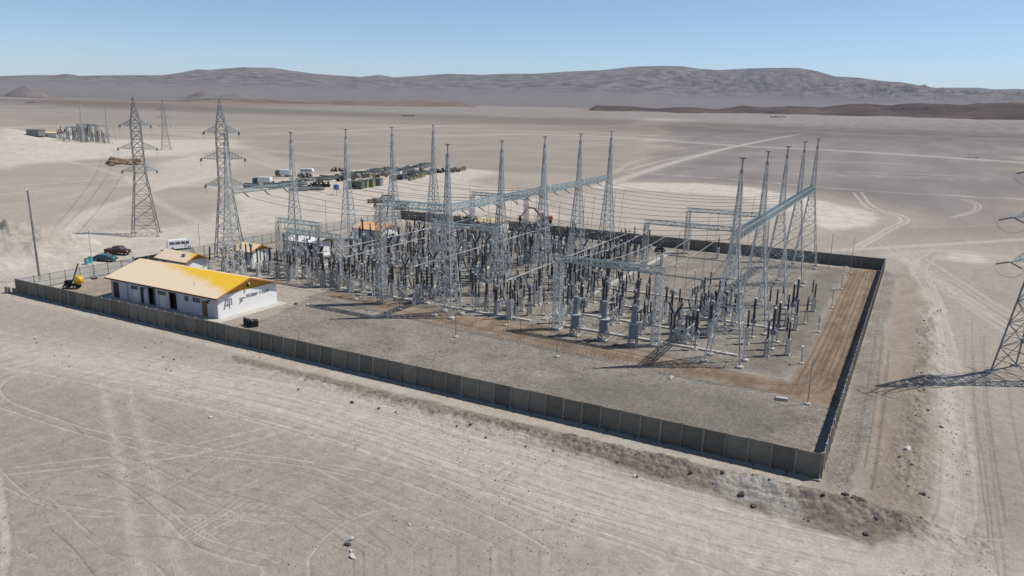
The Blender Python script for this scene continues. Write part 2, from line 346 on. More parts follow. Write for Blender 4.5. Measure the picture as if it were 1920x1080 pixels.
# long desert roads
for pts, w, s in [
 ([(1120, 352), (1200, 325), (1290, 297), (1400, 270), (1500, 251)], 7, .85), ([(1180, 318), (1250, 300), (1330, 287)], 4, .6), ([(1140, 330), (1200, 300), (1290, 284)], 3, .4),
 ([(800, 255), (1000, 252), (1150, 257), (1380, 273), (1600, 284), (1920, 305)], 9, .6), ([(1160, 322), (1400, 338), (1540, 351), (1700, 362), (1960, 376)], 3.2, .7),
 ([(900, 232), (1150, 236), (1240, 229), (1260, 224)], 14, .5), ([(0, 350), (120, 342), (260, 330)], 2.2, .7), ([(0, 365), (150, 352), (280, 345)], 2.2, .6),
 ([(0, 365+20), (120, 372), (180, 352)], 1.5, .5), ([(120, 440), (180, 395), (250, 370), (330, 345), (420, 325)], 5, .8), ([(330, 345), (400, 350), (450, 365), (520, 400)], 7, .6),
 ([(420, 262), (560, 320), (640, 330), (900, 330)], 2.5, .35), ([(460, 275), (700, 305), (900, 320)], 3, .35), ([(0, 240), (100, 236), (200, 232)], 9, .3), ([(430, 252), (700, 243), (830, 236)], 7, .4),
 ([(440, 290), (520, 315), (560, 345)], 2.5, .45), ([(0, 296), (130, 300), (290, 285), (420, 275)], 7, .45), ([(350, 300), (400, 280), (480, 272)], 4, .5), ([(1250, 232), (1500, 247), (1920, 262)], 12, .3),
 ([(380, 420), (300, 380), (230, 330), (120, 300)], 4, .5), ([(0, 520), (90, 470), (200, 450), (420, 440)], 6, .5), ([(600, 232), (900, 236), (1150, 234)], 16, .25)]:
    stroke('pale', pts, w, s, soft=1.2, wpx=1.3 if pts[0][1] < 300 else None)
for pts, w, s in [([(0, 191), (120, 195), (250, 201), (420, 206), (760, 217), (1000, 224), (1250, 236), (1600, 248)], 22, .9), ([(560, 211), (900, 219)], 16, .5), ([(1200, 232), (1450, 242), (1900, 256)], 26, .5), ([(1400, 240), (1560, 246)], 40, .6), ([(1300, 225), (1500, 236), (1900, 240)], 40, .3)]:
    stroke('rut_shade', pts, w, s, wpx=1.1)
for i in range(70):   # faint wind and wash streaks across the plain
    r_ = random.Random(i+400); y0 = r_.uniform(222, 330)**1.0; x0 = r_.uniform(-50, 1900); L_ = r_.uniform(80, 420)
    stroke('pale' if i % 2 else 'dark', [(x0, y0), (x0+L_*.5, y0+L_*.012+r_.uniform(-2, 2)), (x0+L_, y0+L_*.03)], 1200/(y0-195)*r_.uniform(.2, .8), r_.uniform(.2, .5), soft=1.6, n=2)
# pale sandy areas
blob('chalk', [(1120, 352), (1180, 343), (1300, 344), (1400, 352), (1500, 368), (1600, 388), (1650, 408), (1640, 425), (1560, 432), (1535, 418), (1480, 395), (1400, 372), (1300, 362), (1200, 358)], .9, 3, noise=14)
blob('chalk', [(1530, 380), (1640, 405), (1640, 425), (1560, 432), (1530, 420)], 1, 3, noise=12)
blob('pale', [(1100, 360), (1300, 360), (1500, 380), (1600, 420), (1500, 445), (1200, 430), (1000, 400)], .45, 8, noise=25)
blob('chalk', [(0, 246), (60, 262), (200, 262), (420, 262), (440, 275), (330, 290), (240, 292), (120, 300), (0, 318), (-60, 300)], .8, 14, noise=60, nsc=.02)
blob('chalk', [(300, 300), (400, 290), (440, 300), (400, 330), (330, 350), (260, 380), (140, 440), (120, 430), (220, 380)], .65, 8, noise=30, nsc=.03)
blob('chalk', [(440, 355), (560, 330), (700, 318), (870, 315), (940, 322), (900, 345), (1000, 370), (1050, 410), (780, 395), (640, 412), (500, 440), (420, 470), (240, 500), (120, 540), (-40, 560), (-60, 480), (120, 455), (260, 430), (420, 420), (430, 380)], .75, 6, noise=22)
blob('chalk', [(1780, 472), (1840, 480), (1870, 492), (1850, 497), (1760, 486)], .8, 2, noise=8)
blob('olive', [(-60, 240), (40, 243), (100, 249), (60, 254), (-60, 254)], .8, 10, noise=25, nsc=.02) if 'olive' in mk else None
blob('rut_shade', [(-60, 241), (20, 242), (95, 248), (50, 253), (-60, 253)], .8, 10, noise=25, nsc=.02)
# darker plain to the right and in the distance
blob('dark', [(1250, 232), (1960, 232), (1960, 445), (1700, 452), (1660, 440), (1650, 400), (1560, 372), (1400, 345), (1180, 335), (1220, 300)], .8, 25, noise=60, nsc=.012)
blob('dark', [(440, 236), (1250, 240), (1180, 330), (900, 318), (560, 318), (440, 270)], .38, 25, noise=80, nsc=.01)
blob('dark', [(-60, 200), (1960, 225), (1960, 242), (900, 235), (-60, 238)], .5, 120, noise=300, nsc=.004)
# red and dark ground far out
blob('red', [(100, 187), (420, 186), (860, 197), (830, 205), (500, 203), (250, 200), (60, 196)], .7, 60, noise=300, nsc=.003)
blob('red', [(1060, 203), (1250, 208), (1300, 214), (1100, 213)], .5, 60, noise=300, nsc=.003)
mk['dark'] = np.maximum(mk['dark'], (.62*sstep(1200, 3000, RD)).astype(np.float32))
# inside the compound
blob('gravel', [(-78, 1), (-1, 1), (-1, 19), (-20, 20), (-60, 23), (-84, 27)], 1, .5, px=False, noise=1.5, nsc=.3)
blob('gravel', [(-118, 32), (-6.3, 31), (-6.3, 104), (-118, 104)], .95, .7, px=False, noise=4, nsc=.1)
blob('gravel', [(-40, 26), (-8, 26), (-8, 33), (-40, 33)], .8, .7, px=False, noise=2, nsc=.3)
blob('gravel', [(-83, 29), (-46, 29), (-46, 33), (-83, 33)], .8, .5, px=False, noise=2, nsc=.3)
blob('gravel', [(.3, -1.5), (2.6, -1.5), (3.2, 12), (3.4, 30), (2.6, 60), (3, 100), (.3, 107)], .95, .4, px=False, noise=1.2, nsc=.3)
blob('brown', [(-125, 1), (-108, 1), (-108, 30), (-125, 30)], .6, 1.5, px=False, noise=6, nsc=.2)
blob('brown', [(-84, 24), (-60, 21), (-6, 20), (-6, 24), (-40, 29.5), (-84, 30)], 1.0, 1.2, px=False, noise=4, nsc=.2)
blob('brown', [(-6.2, 19), (-.6, 19), (-.6, 106), (-6.2, 106)], 1.0, .5, px=False, noise=1.0, nsc=.2)
blob('brown', [(-46, 29), (-41, 29), (-41, 60), (-46, 50)], .8, .8, px=False, noise=2, nsc=.3)
blob('brown', [(-20, 31), (-44, 31), (-44, 70), (-20, 60)], .35, 2, px=False, noise=8, nsc=.15)
blob('brown', [(3, -4), (9, -4), (9.5, 30), (8, 60), (7, 100), (3, 105)], .45, 1.5, px=False, noise=4, nsc=.15)
blob('brown', [(-60, 34), (-100, 34), (-100, 100), (-60, 100)], .25, 5, px=False, noise=20, nsc=.1)
blob('chalk', [(-60, 103), (0, 103), (0, 106.5), (-125, 106.5), (-125, 101)], .35, .8, px=False, noise=1.5, nsc=.2)
for k, s_, n_ in (('rut_shade', .95, 12), ('pale', .45, 9)):
    bundle(k, [(-90, 26), (-70, 25), (-50, 23), (-30, 21.7), (-14, 21), (-6, 22.5), (-3.3, 27), (-2.6, 40), (-2.8, 70), (-3, 103)], 3.6, n_*2, .22, s_, px=False, seed=20 if k == 'rut_shade' else 21)
stroke('rut_shade', [(-46, 29), (-30, 27.2), (-12, 24.5)], .6, .8, px=False); stroke('rut_shade', [(-50, 27), (-34, 25.5), (-20, 23.8)], .5, .7, px=False)
stroke('rut_shade', [(-75, 31), (-66, 29), (-58, 28), (-54, 29)], .7, .8, px=False)
stroke('chalk', [(-126, -1.7), (-60, -1.9), (-2, -1.9)], 2.2, .5, px=False)
blob('spoil', [(-40, 428), (60, 430), (130, 450), (160, 470), (60, 492), (-60, 500)], .45, 1.5, noise=6, nsc=.15)
blob('brown', [(-40, 428), (60, 430), (130, 450), (150, 470), (60, 490), (-60, 500)], .35, 2, noise=6, nsc=.1)
blob('dark', [(-30, 2), (-8, 2), (-2, 14), (-12, 17), (-30, 12)], .8, 2, px=False, noise=8, nsc=.2)
blob('brown', [(-22, 17), (-6, 16), (-2, 12), (-1, 20), (-20, 21)], .5, 1, px=False, noise=5, nsc=.3)
blob('rut_shade', [(-72, 30.5), (-60, 28.6), (-54, 28.6), (-58, 30.6), (-70, 31.2)], .9, .5, px=False, noise=1.5, nsc=.5)  # shadow strip at the switchgear edge, laid into the soil colour
blob('rut_shade', [(-46, 29), (-36, 27), (-22, 26), (-22, 27), (-36, 28.4), (-44, 30.4)], .8, .5, px=False, noise=1.5, nsc=.5)  # the same edge shadow carried on to the right, as dark soil colour
blob('dark', [(-14, 27), (-6.5, 27), (-6.5, 102), (-12, 102)], .7, 1.5, px=False, noise=4, nsc=.2)
for q in range(7): stroke('rut_shade', [(-5.6+q*.75, 24+q*.3), (-5.4+q*.7, 50), (-5.6+q*.75, 80), (-5.2+q*.6, 103)], .22, .95, px=False)
for q in range(5): stroke('rut_shade', [(-60, 23+q*.9), (-40, 21.8+q*.9), (-20, 20.6+q*.9), (-7, 20.6+q*1.1)], .2, .8, px=False)
# spoil bank outside the front wall
blob('spoil', [(-70, -3.8), (-40, -3.2), (-26, -3.0), (-10, -3.0), (2, -2.2), (8, -3), (9, -6), (5, -9.5), (-1, -9.2), (-9, -8), (-16, -7.2), (-28, -6.2), (-45, -5.6), (-68, -5.0)], .85, .6, px=False, noise=2.2, nsc=.5)
blob('chalk', [(-6.8, -4.4), (-4, -4.2), (-1.2, -5), (-.4, -8.2), (-1.8, -9.4), (-3.2, -7.6), (-6, -7.4), (-8, -6.2)], .75, .7, px=False, noise=2.2, nsc=.9)
blob('brown', [(-20, -5.6), (-14, -5.4), (-13, -7.6), (-18, -7.4)], .5, .5, px=False, noise=1, nsc=.5)
# ------------------------------------------------------------------ heights
def height(x, y, r):
    z = far_rise(r)
    crest = .2+.95*sstep(-50, 2, x); crest = crest*sstep(-78, -55, x)*sstep(12, 6.5, x)
    prof = np.where(y > -4.9, sstep(-2.6, -4.9, y), 1-sstep(-4.9, -8.2-.3*np.clip((x+30)/30, 0, 1.2), y))
    n1 = fbm(x*.45, y*.45, 5, 11); n2 = fbm(x*2.2, y*2.2, 4, 12)
    z = z+crest*prof*(.55+.9*n1)+prof*(x > -85)*(x < 13)*(n2-.47)*.6*sstep(-85, -40, x)
    # low broken edge beside the right-hand track
    e = np.exp(-((x-7.3-.02*y)/1.6)**2)*sstep(-6, 4, y)*sstep(95, 60, y)
    z = z+e*(.15+.35*fbm(x*.6, y*.3, 4, 15))+e*(fbm(x*2.5, y*1.5, 3, 16)-.47)*.5
    # excavated sand heaps left of the compound
    for (px, py, s_, h_) in ((20, 472, 12, 1.7), (75, 462, 8, 1.1), (-60, 480, 16, 2.4), (125, 468, 6, .7), (170, 425, 12, .8)):
        c = G(px, py); q = np.exp(-(((x-c[0])**2+(y-c[1])**2)/s_**2)); z = z+q*h_*(.25+1.5*ridged(x*.14, y*.14, 5, 8))
    for (px, py, s_, h_) in ((30, 262, 40, 5), (110, 255, 35, 3), (-60, 270, 60, 8), (20, 290, 30, 3)):
        c = G(px, py); q = np.exp(-(((x-c[0])**2+(y-c[1])**2)/s_**2)); z = z+q*h_*(.2+1.3*ridged(x*.02, y*.02, 4, 9))
    inside = (x > -127) & (x < .6) & (y > -.6) & (y < 106)
    nat = (fbm(x*.12, y*.12, 4, 2)-.47)*.35*sstep(0, 300, r)+(fbm(x*.8, y*.8, 4, 1)-.47)*.05*sstep(400, 100, r)
    nat = nat+(fbm(x*.004, y*.004, 4, 4)-.47)*sstep(900, 3000, r)*14
    z = z+np.where(inside, (fbm(x*1.1, y*1.1, 3, 6)-.47)*.05, nat)
    z = z-(mk.get('pale', 0) if isinstance(mk.get('pale', 0), np.ndarray) and mk['pale'].shape == np.shape(x) else 0)*.05*sstep(260, 120, r)
    z = z-(mk['rut_shade'] if isinstance(mk['rut_shade'], np.ndarray) and mk['rut_shade'].shape == np.shape(x) else 0)*.05*sstep(400, 150, r)
    return z
Z = height(X, Y, RD)
# dust darkening of loose churned material beside the track
mk['spoil'] = np.maximum(mk['spoil'], (np.exp(-((X-7.3-.02*Y)/1.5)**2)*sstep(-6, 4, Y)*sstep(95, 60, Y)*sstep(.45, .6, fbm(X*.9, Y*.35, 4, 19))*.6).astype(np.float32))
verts = np.empty((NV+1, 3), np.float32); verts[:NV, 0] = X; verts[:NV, 1] = Y; verts[:NV, 2] = Z; verts[NV] = (CAM[0], CAM[1], 0)
i, j = np.meshgrid(np.arange(NR-1), np.arange(NA), indexing='ij'); j2 = (j+1) % NA
quads = np.stack([i*NA+j, (i+1)*NA+j, (i+1)*NA+j2, i*NA+j2], -1).reshape(-1, 4)[:, ::-1]
jj = np.arange(NA); tris = np.stack([np.full(NA, NV), (jj+1) % NA, jj], 1)
nq, ntr = len(quads), len(tris)
me = bpy.data.meshes.new('ground'); me.vertices.add(NV+1); me.vertices.foreach_set('co', verts.ravel())
me.loops.add(nq*4+ntr*3); me.loops.foreach_set('vertex_index', np.concatenate([quads.ravel(), tris.ravel()]).astype(np.int32))
me.polygons.add(nq+ntr); me.polygons.foreach_set('loop_start', np.concatenate([np.arange(nq)*4, nq*4+np.arange(ntr)*3]).astype(np.int32))
me.polygons.foreach_set('use_smooth', np.ones(nq+ntr, bool))
me.update(calc_edges=True)
for nm, ks in (('wear', ('pale', 'brown', 'gravel', 'dark')), ('soil', ('red', 'chalk', 'rut_shade', 'spoil'))):
    at = me.attributes.new(nm, 'FLOAT_COLOR', 'POINT'); a = np.zeros((NV+1, 4), np.float32)
    for k, key in enumerate(ks): a[:NV, k] = mk[key]
    at.data.foreach_set('color', a.ravel())
# ground material: colour of the soils, driven by where each soil lies
m = bpy.data.materials.new('desert_soil'); m.use_nodes = True; n = m.node_tree; b = n.nodes['Principled BSDF']; b.inputs['Roughness'].default_value = .95; b.inputs['Specular IOR Level'].default_value = .1
def N(t, **kw):
    x = n.nodes.new(t)
    for k, v in kw.items(): setattr(x, k, v)
    return x
tc = N('ShaderNodeTexCoord')
def noise(scale, detail=5, stretch=None, rough=.55):
    x = N('ShaderNodeTexNoise'); x.inputs['Scale'].default_value = scale; x.inputs['Detail'].default_value = detail; x.inputs['Roughness'].default_value = rough
    if stretch:
        mp_ = N('ShaderNodeMapping'); mp_.inputs['Scale'].default_value = stretch[:3]; mp_.inputs['Rotation'].default_value = (0, 0, stretch[3]); n.links.new(tc.outputs['Object'], mp_.inputs[0]); n.links.new(mp_.outputs[0], x.inputs[0])
    else: n.links.new(tc.outputs['Object'], x.inputs[0])
    return x.outputs[0]
def ramp(src, p0, p1, c0, c1):
    r = N('ShaderNodeValToRGB'); r.color_ramp.elements[0].position = p0; r.color_ramp.elements[1].position = p1
    r.color_ramp.elements[0].color = (*c0, 1); r.color_ramp.elements[1].color = (*c1, 1); n.links.new(src, r.inputs[0]); return r.outputs[0]
def mathn(op, a, b_, clamp=False):
    x = N('ShaderNodeMath', operation=op); x.use_clamp = clamp
    for k, v in enumerate((a, b_)):
        if isinstance(v, (int, float)): x.inputs[k].default_value = v
        else: n.links.new(v, x.inputs[k])
    return x.outputs[0]
def mix(f, a, b_, bt='MIX'):
    x = N('ShaderNodeMix', data_type='RGBA', blend_type=bt)
    for k, v in ((0, f), (6, a), (7, b_)):
        if isinstance(v, tuple): x.inputs[k].default_value = (*v, 1)
        elif isinstance(v, (int, float)): x.inputs[k].default_value = v
        else: n.links.new(v, x.inputs[k])
    return x.outputs[2]
at1 = N('ShaderNodeAttribute', attribute_name='wear'); at2 = N('ShaderNodeAttribute', attribute_name='soil')
s1 = N('ShaderNodeSeparateColor'); s2 = N('ShaderNodeSeparateColor'); n.links.new(at1.outputs['Color'], s1.inputs[0]); n.links.new(at2.outputs['Color'], s2.inputs[0])
pale, brown, gravel, dark = s1.outputs[0], s1.outputs[1], s1.outputs[2], at1.outputs['Alpha']
red, chalk, rut_shade, spoil = s2.outputs[0], s2.outputs[1], s2.outputs[2], at2.outputs['Alpha']
big = noise(.02, 6); mid = noise(.25, 6); fin = noise(4.0, 6, rough=.7); strk = noise(.35, 5, (1, .12, 1, 1.2)); strk2 = noise(.03, 5, (1, .2, 1, .3))
col = ramp(big, .35, .65, (.308, .272, .223), (.374, .333, .279))
col = mix(mathn('MULTIPLY', ramp(mid, .42, .62, (0, 0, 0), (1, 1, 1)), .25), col, (.275, .245, .208))
col = mix(mathn('MULTIPLY', ramp(strk, .5, .66, (0, 0, 0), (1, 1, 1)), .3), col, (.41, .372, .325))
col = mix(dark, col, ramp(strk2, .38, .62, (.152, .139, .138), (.222, .205, .199)))
col = mix(mathn('MULTIPLY', red, .8), col, ramp(strk2, .38, .6, (.17, .10, .07), (.25, .175, .135)))
col = mix(chalk, col, ramp(mid, .35, .65, (.43, .39, .33), (.56, .515, .45)))
pm = mathn('MULTIPLY', pale, ramp(noise(1.2, 6, (1, .25, 1, .5)), .3, .7, (.35, .35, .35), (1, 1, 1)))
col = mix(pm, col, (.52, .475, .415))
brn = ramp(noise(.5, 6, (1, .3, 1, 0)), .35, .65, (.195, .142, .103), (.30, .232, .172))
col = mix(brown, col, brn)
vor = N('ShaderNodeTexVoronoi'); vor.inputs['Scale'].default_value = 5.0; n.links.new(tc.outputs['Object'], vor.inputs['Vector'])
sv = N('ShaderNodeSeparateColor'); n.links.new(vor.outputs['Color'], sv.inputs[0])
gcol = mix(sv.outputs[0], (.10, .095, .083), (.34, .32, .28))
gcol = mix(.5, gcol, ramp(noise(.16, 7, rough=.65), .36, .64, (.18, .162, .135), (.375, .338, .285)))
gcol = mix(mathn('MULTIPLY', dark, .55), gcol, (.13, .12, .105))
col = mix(gravel, col, gcol)
col = mix(mathn('MULTIPLY', rut_shade, .75), col, mix(.62, col, (.07, .055, .042)))
scol = mix(ramp(noise(1.6, 6, rough=.75), .4, .62, (0, 0, 0), (1, 1, 1)), (.135, .112, .087), (.27, .233, .185))
scol2 = mix(chalk, scol, mix(sv.outputs[1], (.31, .29, .255), (.47, .445, .40)))
col = mix(spoil, col, scol2)
spk = ramp(fin, .3, .7, (.86, .86, .86), (1.10, 1.10, 1.10)); col = mix(1.0, col, spk, 'MULTIPLY')
spk2 = ramp(noise(.9, 8, rough=.8), .34, .62, (.84, .83, .81), (1.12, 1.12, 1.12)); col = mix(1.0, col, spk2, 'MULTIPLY')
stone = N('ShaderNodeTexVoronoi'); stone.inputs['Scale'].default_value = .9; n.links.new(tc.outputs['Object'], stone.inputs['Vector'])
st = mathn('MULTIPLY', mathn('LESS_THAN', stone.outputs['Distance'], .11), mathn('GREATER_THAN', ramp(noise(.12, 4), .45, .6, (0, 0, 0), (1, 1, 1)), .5))
col = mix(mathn('MULTIPLY', st, .45), col, (.16, .14, .12))
n.links.new(col, b.inputs['Base Color'])
bp = N('ShaderNodeBump'); bp.inputs['Strength'].default_value = .8; bp.inputs['Distance'].default_value = .15
hh = mathn('ADD', mathn('MULTIPLY', fin, .5), mathn('MULTIPLY', mathn('MULTIPLY', sv.outputs[0], gravel), .8))
hh = mathn('ADD', hh, mathn('MULTIPLY', strk, .8)); hh = mathn('ADD', hh, mathn('MULTIPLY', noise(.9, 8, rough=.8), 2.2)); hh = mathn('SUBTRACT', hh, mathn('MULTIPLY', mathn('ADD', pale, rut_shade), .5))
n.links.new(hh, bp.inputs['Height']); n.links.new(bp.outputs[0], b.inputs['Normal'])
me.materials.append(m); M['soil'] = m
go = bpy.data.objects.new('ground', me); C.objects.link(go); go['kind'] = 'structure'; go['label'] = 'pale sandy desert ground with tyre tracks and gravel yard'
NUMX = None
mk = None
def gz(x, y):
    X_ = np.array([float(x)]); Y_ = np.array([float(y)]); global mk
    mk = {'rut_shade': 0}; return float(height(X_, Y_, np.hypot(X_-CAM[0], Y_-CAM[1]))[0])
# ------------------------------------------------------------------ far hills and mountains
def hmat(name, c0, c1, sc, c2=None):
    m = bpy.data.materials.new(name); m.use_nodes = True; n = m.node_tree; b = n.nodes['Principled BSDF']; b.inputs['Roughness'].default_value = 1; b.inputs['Specular IOR Level'].default_value = 0
    tc = n.nodes.new('ShaderNodeTexCoord'); mp_ = n.nodes.new('ShaderNodeMapping'); mp_.inputs['Scale'].default_value = (1, 1, 4)
    no = n.nodes.new('ShaderNodeTexNoise'); no.inputs['Scale'].default_value = sc; no.inputs['Detail'].default_value = 8; no.inputs['Roughness'].default_value = .6
    n.links.new(tc.outputs['Object'], mp_.inputs[0]); n.links.new(mp_.outputs[0], no.inputs[0])
    r = n.nodes.new('ShaderNodeValToRGB'); r.color_ramp.elements[0].position = .36; r.color_ramp.elements[1].position = .64
    r.color_ramp.elements[0].color = (*c0, 1); r.color_ramp.elements[1].color = (*c1, 1); n.links.new(no.outputs[0], r.inputs[0]); n.links.new(r.outputs[0], b.inputs['Base Color'])
    no2 = n.nodes.new('ShaderNodeTexNoise'); no2.inputs['Scale'].default_value = sc*2.5; no2.inputs['Detail'].default_value = 8; no2.inputs['Roughness'].default_value = .65; n.links.new(tc.outputs['Object'], no2.inputs[0])
    bp = n.nodes.new('ShaderNodeBump'); bp.inputs['Strength'].default_value = .9; bp.inputs['Distance'].default_value = .16/sc; n.links.new(no2.outputs[0], bp.inputs['Height']); n.links.new(bp.outputs[0], b.inputs['Normal'])
    if c2:   # pale outwash below, bare rock above
        ge = n.nodes.new('ShaderNodeSeparateXYZ'); n.links.new(tc.outputs['Object'], ge.inputs[0]); mr = n.nodes.new('ShaderNodeMapRange'); mr.inputs['From Min'].default_value = 180; mr.inputs['From Max'].default_value = 480
        mx = n.nodes.new('ShaderNodeMix'); mx.data_type = 'RGBA'; mx.inputs[6].default_value = (*c2, 1); n.links.new(ge.outputs[2], mr.inputs[0]); n.links.new(mr.outputs[0], mx.inputs[0]); n.links.new(r.outputs[0], mx.inputs[7]); n.links.new(mx.outputs[2], b.inputs['Base Color'])
    return m
def sheet(name, mt, x0, x1, nx, r0, r1, nr, zf, label):
    xs = np.linspace(x0, x1, nx); az = np.array([AZ(x)[0] for x in xs]); r = np.linspace(r0, r1, nr)
    A2, R2 = np.meshgrid(az, r); X2, _ = np.meshgrid(xs, r); x = CAM[0]+R2*np.cos(A2); y = CAM[1]+R2*np.sin(A2); z = zf(X2, R2, x, y)
    v = np.stack([x, y, z], -1).reshape(-1, 3); i, j = np.meshgrid(np.arange(nr-1), np.arange(nx-1), indexing='ij')
    q = np.stack([i*nx+j, (i+1)*nx+j, (i+1)*nx+j+1, i*nx+j+1], -1).reshape(-1, 4)[:, ::-1]
    me = bpy.data.meshes.new(name); me.from_pydata(v.tolist(), [], q.tolist()); me.polygons.foreach_set('use_smooth', [True]*len(me.polygons)); me.materials.append(mt)
    o = bpy.data.objects.new(name, me); C.objects.link(o); o['kind'] = 'structure'; o['label'] = label; return o
def elev(xs, ys_, r):   # height that shows at photo position (x,y) at distance r
    out = np.array([AZ(a, b_)[1] for a, b_ in zip(xs, ys_)]); return CAMZ+out*r
SKY = np.array([(-300, 146), (-60, 144), (0, 143), (60, 141), (110, 141), (132, 138), (155, 142), (240, 141), (310, 141), (345, 136), (375, 130), (400, 131), (430, 128), (460, 126), (515, 127), (540, 131), (590, 138), (630, 141), (680, 144), (712, 140), (740, 145), (800, 141), (840, 138), (900, 140), (950, 138), (1000, 138), (1060, 134), (1130, 131), (1180, 125), (1230, 123), (1275, 124), (1300, 128), (1340, 131), (1400, 128), (1440, 127), (1490, 127), (1520, 132), (1560, 143), (1600, 145), (1650, 152), (1685, 154), (1720, 160), (1760, 166), (1800, 171), (1860, 177), (1960, 184), (2300, 192)], float)
FOOT = np.array([(-300, 158), (0, 156), (300, 158), (500, 162), (800, 166), (1100, 168), (1300, 180), (1500, 188), (1700, 190), (1960, 192), (2300, 195)], float)
def tab(T, x, r):
    ys_ = np.interp(x[0], T[:, 0], T[:, 1]); e = np.array([AZ(a, b_)[1] for a, b_ in zip(x[0], ys_)]); return CAMZ+e[None, :]*r
def zmount(X2, R2, x, y):
    zt = tab(SKY, X2, 21000.); zb = tab(FOOT, X2, 17000.); s = np.clip((R2-9000)/8000, 0, 1)
    base = far_rise(9000)-20+(zb-far_rise(9000)+20)*s**1.1
    q = np.clip((R2-16000)/5000, 0, 1); rd = ridged(x*.00045, y*.00045, 6, 31); amp = .25+.5*sstep(1000, 1400, X2)
    rise = (q**.85)*(1-amp*(1-rd)*1.15*np.clip((1-q)*2.2, 0, 1))
    z = base+(zt-zb)*rise+(ridged(x*.0016, y*.0016, 5, 35)-.5)*(150+200*sstep(1100, 1350, X2))*np.sin(np.pi*np.clip(q, 0, 1))*(.2+.9*sstep(1100, 1400, X2))+(ridged(x*.0045, y*.0045, 4, 37)-.5)*110*np.sin(np.pi*q)*(.3+sstep(1000, 1300, X2))
    back = np.clip((R2-21000)/6000, 0, 1); return z*(1-back)-100*back+(ridged(x*.0009, y*.0009, 5, 33)-.5)*70*q*(1-q)*4*(1-back)
sheet('mountains', hmat('mountain_rock', (.080, .064, .064), (.215, .180, .170), .0030, (.185, .167, .158)), -420, 2400, 1300, 9000, 26500, 170, zmount, 'blue-grey mountain range along the horizon')  # rock colour mottled dark and pale to strengthen the weak shading of the slopes
SK2 = np.array([(1500, 172), (1640, 168), (1700, 160), (1740, 157), (1780, 156), (1830, 156), (1860, 159), (1900, 158), (1960, 160), (2300, 166)], float)
sheet('far_mountains', hmat('far_rock', (.12, .11, .11), (.16, .15, .15), .0006), 1500, 2400, 160, 27500, 36000, 14,
      lambda X2, R2, x, y: tab(SK2, X2, 31000.)*np.exp(-((R2-31000)/3500)**2)-150, 'pale blue far ridge right of the main range')
REDT = np.array([(20, 196), (100, 189), (200, 187), (300, 188), (430, 186), (520, 189), (620, 190), (700, 189), (780, 190), (840, 191), (880, 195), (920, 199)], float)
def zred(X2, R2, x, y):
    t = tab(REDT, X2, 7600.); q = np.exp(-((R2-7600)/800)**2); return far_rise(R2)-14+(t-far_rise(7600)+14)*q*(.3+1.1*ridged(x*.0022, y*.0022, 6, 41))*sstep(20, 110, X2)*sstep(930, 850, X2)
sheet('hills', hmat('red_hill_soil', (.15, .095, .075), (.225, .17, .14), .0035), 10, 940, 400, 5600, 9500, 40, zred, 'low reddish hills far out on the left of the plain')
LAVT = np.array([(960, 214), (1040, 211), (1100, 208), (1118, 198), (1170, 199), (1230, 204), (1280, 201), (1340, 205), (1390, 199), (1430, 202), (1480, 199), (1540, 201), (1600, 196), (1660, 198), (1720, 194), (1800, 197), (1880, 195), (1960, 197), (2300, 197)], float)
def zlav(X2, R2, x, y):
    t = tab(LAVT, X2, 7200.); q = sstep(5300, 6700, R2+1300*(fbm(x*.0012, y*.0012, 5, 44)-.47))*sstep(10500, 7600, R2); return far_rise(R2)-10+(t-far_rise(7200)+10)*q*(.45+.7*ridged(x*.0018, y*.0018, 6, 42))*sstep(940, 1090, X2)
m = hmat('dark_lava_soil', (.062, .05, .047), (.135, .10, .085), .0022)
sheet('hills', m, 930, 2400, 560, 4600, 10800, 70, zlav, 'dark brown lava hills far out on the right of the plain')
for (px, py, yb, wpx, R_, lb) in ((53, 160, 178, 46, 9500., 'small dark cone hill on the left of the plain'), (382, 170, 181, 34, 8800., 'small pale cone hill behind the tallest left pylon'), (440, 176, 184, 60, 8800., 'low pale mound beside the small cone hill')):
    def zc(X2, R2, x, y, px=px, py=py, yb=yb, wpx=wpx, R_=R_):
        zt = float(CAMZ+AZ(px, py)[1]*R_); zb = float(CAMZ+AZ(px, yb)[1]*R_); wr = wpx/FPX*R_; d = np.sqrt(((X2-px)/FPX*R_)**2+(R2-R_)**2)/wr; return zb-15+(zt-zb+15)*np.maximum(1-d, 0)**.85*(1+.1*fbm(x*.01, y*.01, 3, 5))-d*5
    sheet('hills', hmat('cone_soil', (.15, .125, .115), (.21, .18, .165), .004), px-wpx*1.5, px+wpx*1.5, 40, R_-wpx/FPX*R_*1.5, R_+wpx/FPX*R_*1.5, 30, zc, lb)
# ------------------------------------------------------------------ haze
hz = MB().box((0, 12000, 800), (90000, 90000, 2200)).build('haze', None) if False else None

# ================================================================== perimeter walls
PW = 2.105
def panel_mesh():
    b_ = MB()
    for k in range(5): b_.box((0, 0, .245+k*.49), (PW-.2, .07+.012*(k % 2), .482))
    return b_
pm = panel_mesh().mesh('panel', M['wallc'])
post = MB().box((0, 0, 1.27), (.2, .2, 2.54)).prism([(-.1, 0), (-.1, 1.2), (-.42, 0)], -.06, .06, 'x').mesh('post', M['postc'])
def wall_run(label, origin, rz, n, out=1):
    r = thing('concrete_wall', label, 'wall', (*origin, 0), rz, 'precast concrete walls round the compound')
    for k in range(n+1):
        if k < n:
            o = bpy.data.objects.new('panel', pm); C.objects.link(o); o.parent = r; o.location = (PW*(k+.5), 0, random.uniform(-.03, .01)); o.rotation_euler = (random.gauss(0, .004), 0, random.gauss(0, .004))
        o = bpy.data.objects.new('post', post); C.objects.link(o); o.parent = r; o.location = (PW*k, 0, random.uniform(-.02, .03)); o.rotation_euler = (0, 0, 0 if out > 0 else math.pi)
    return r
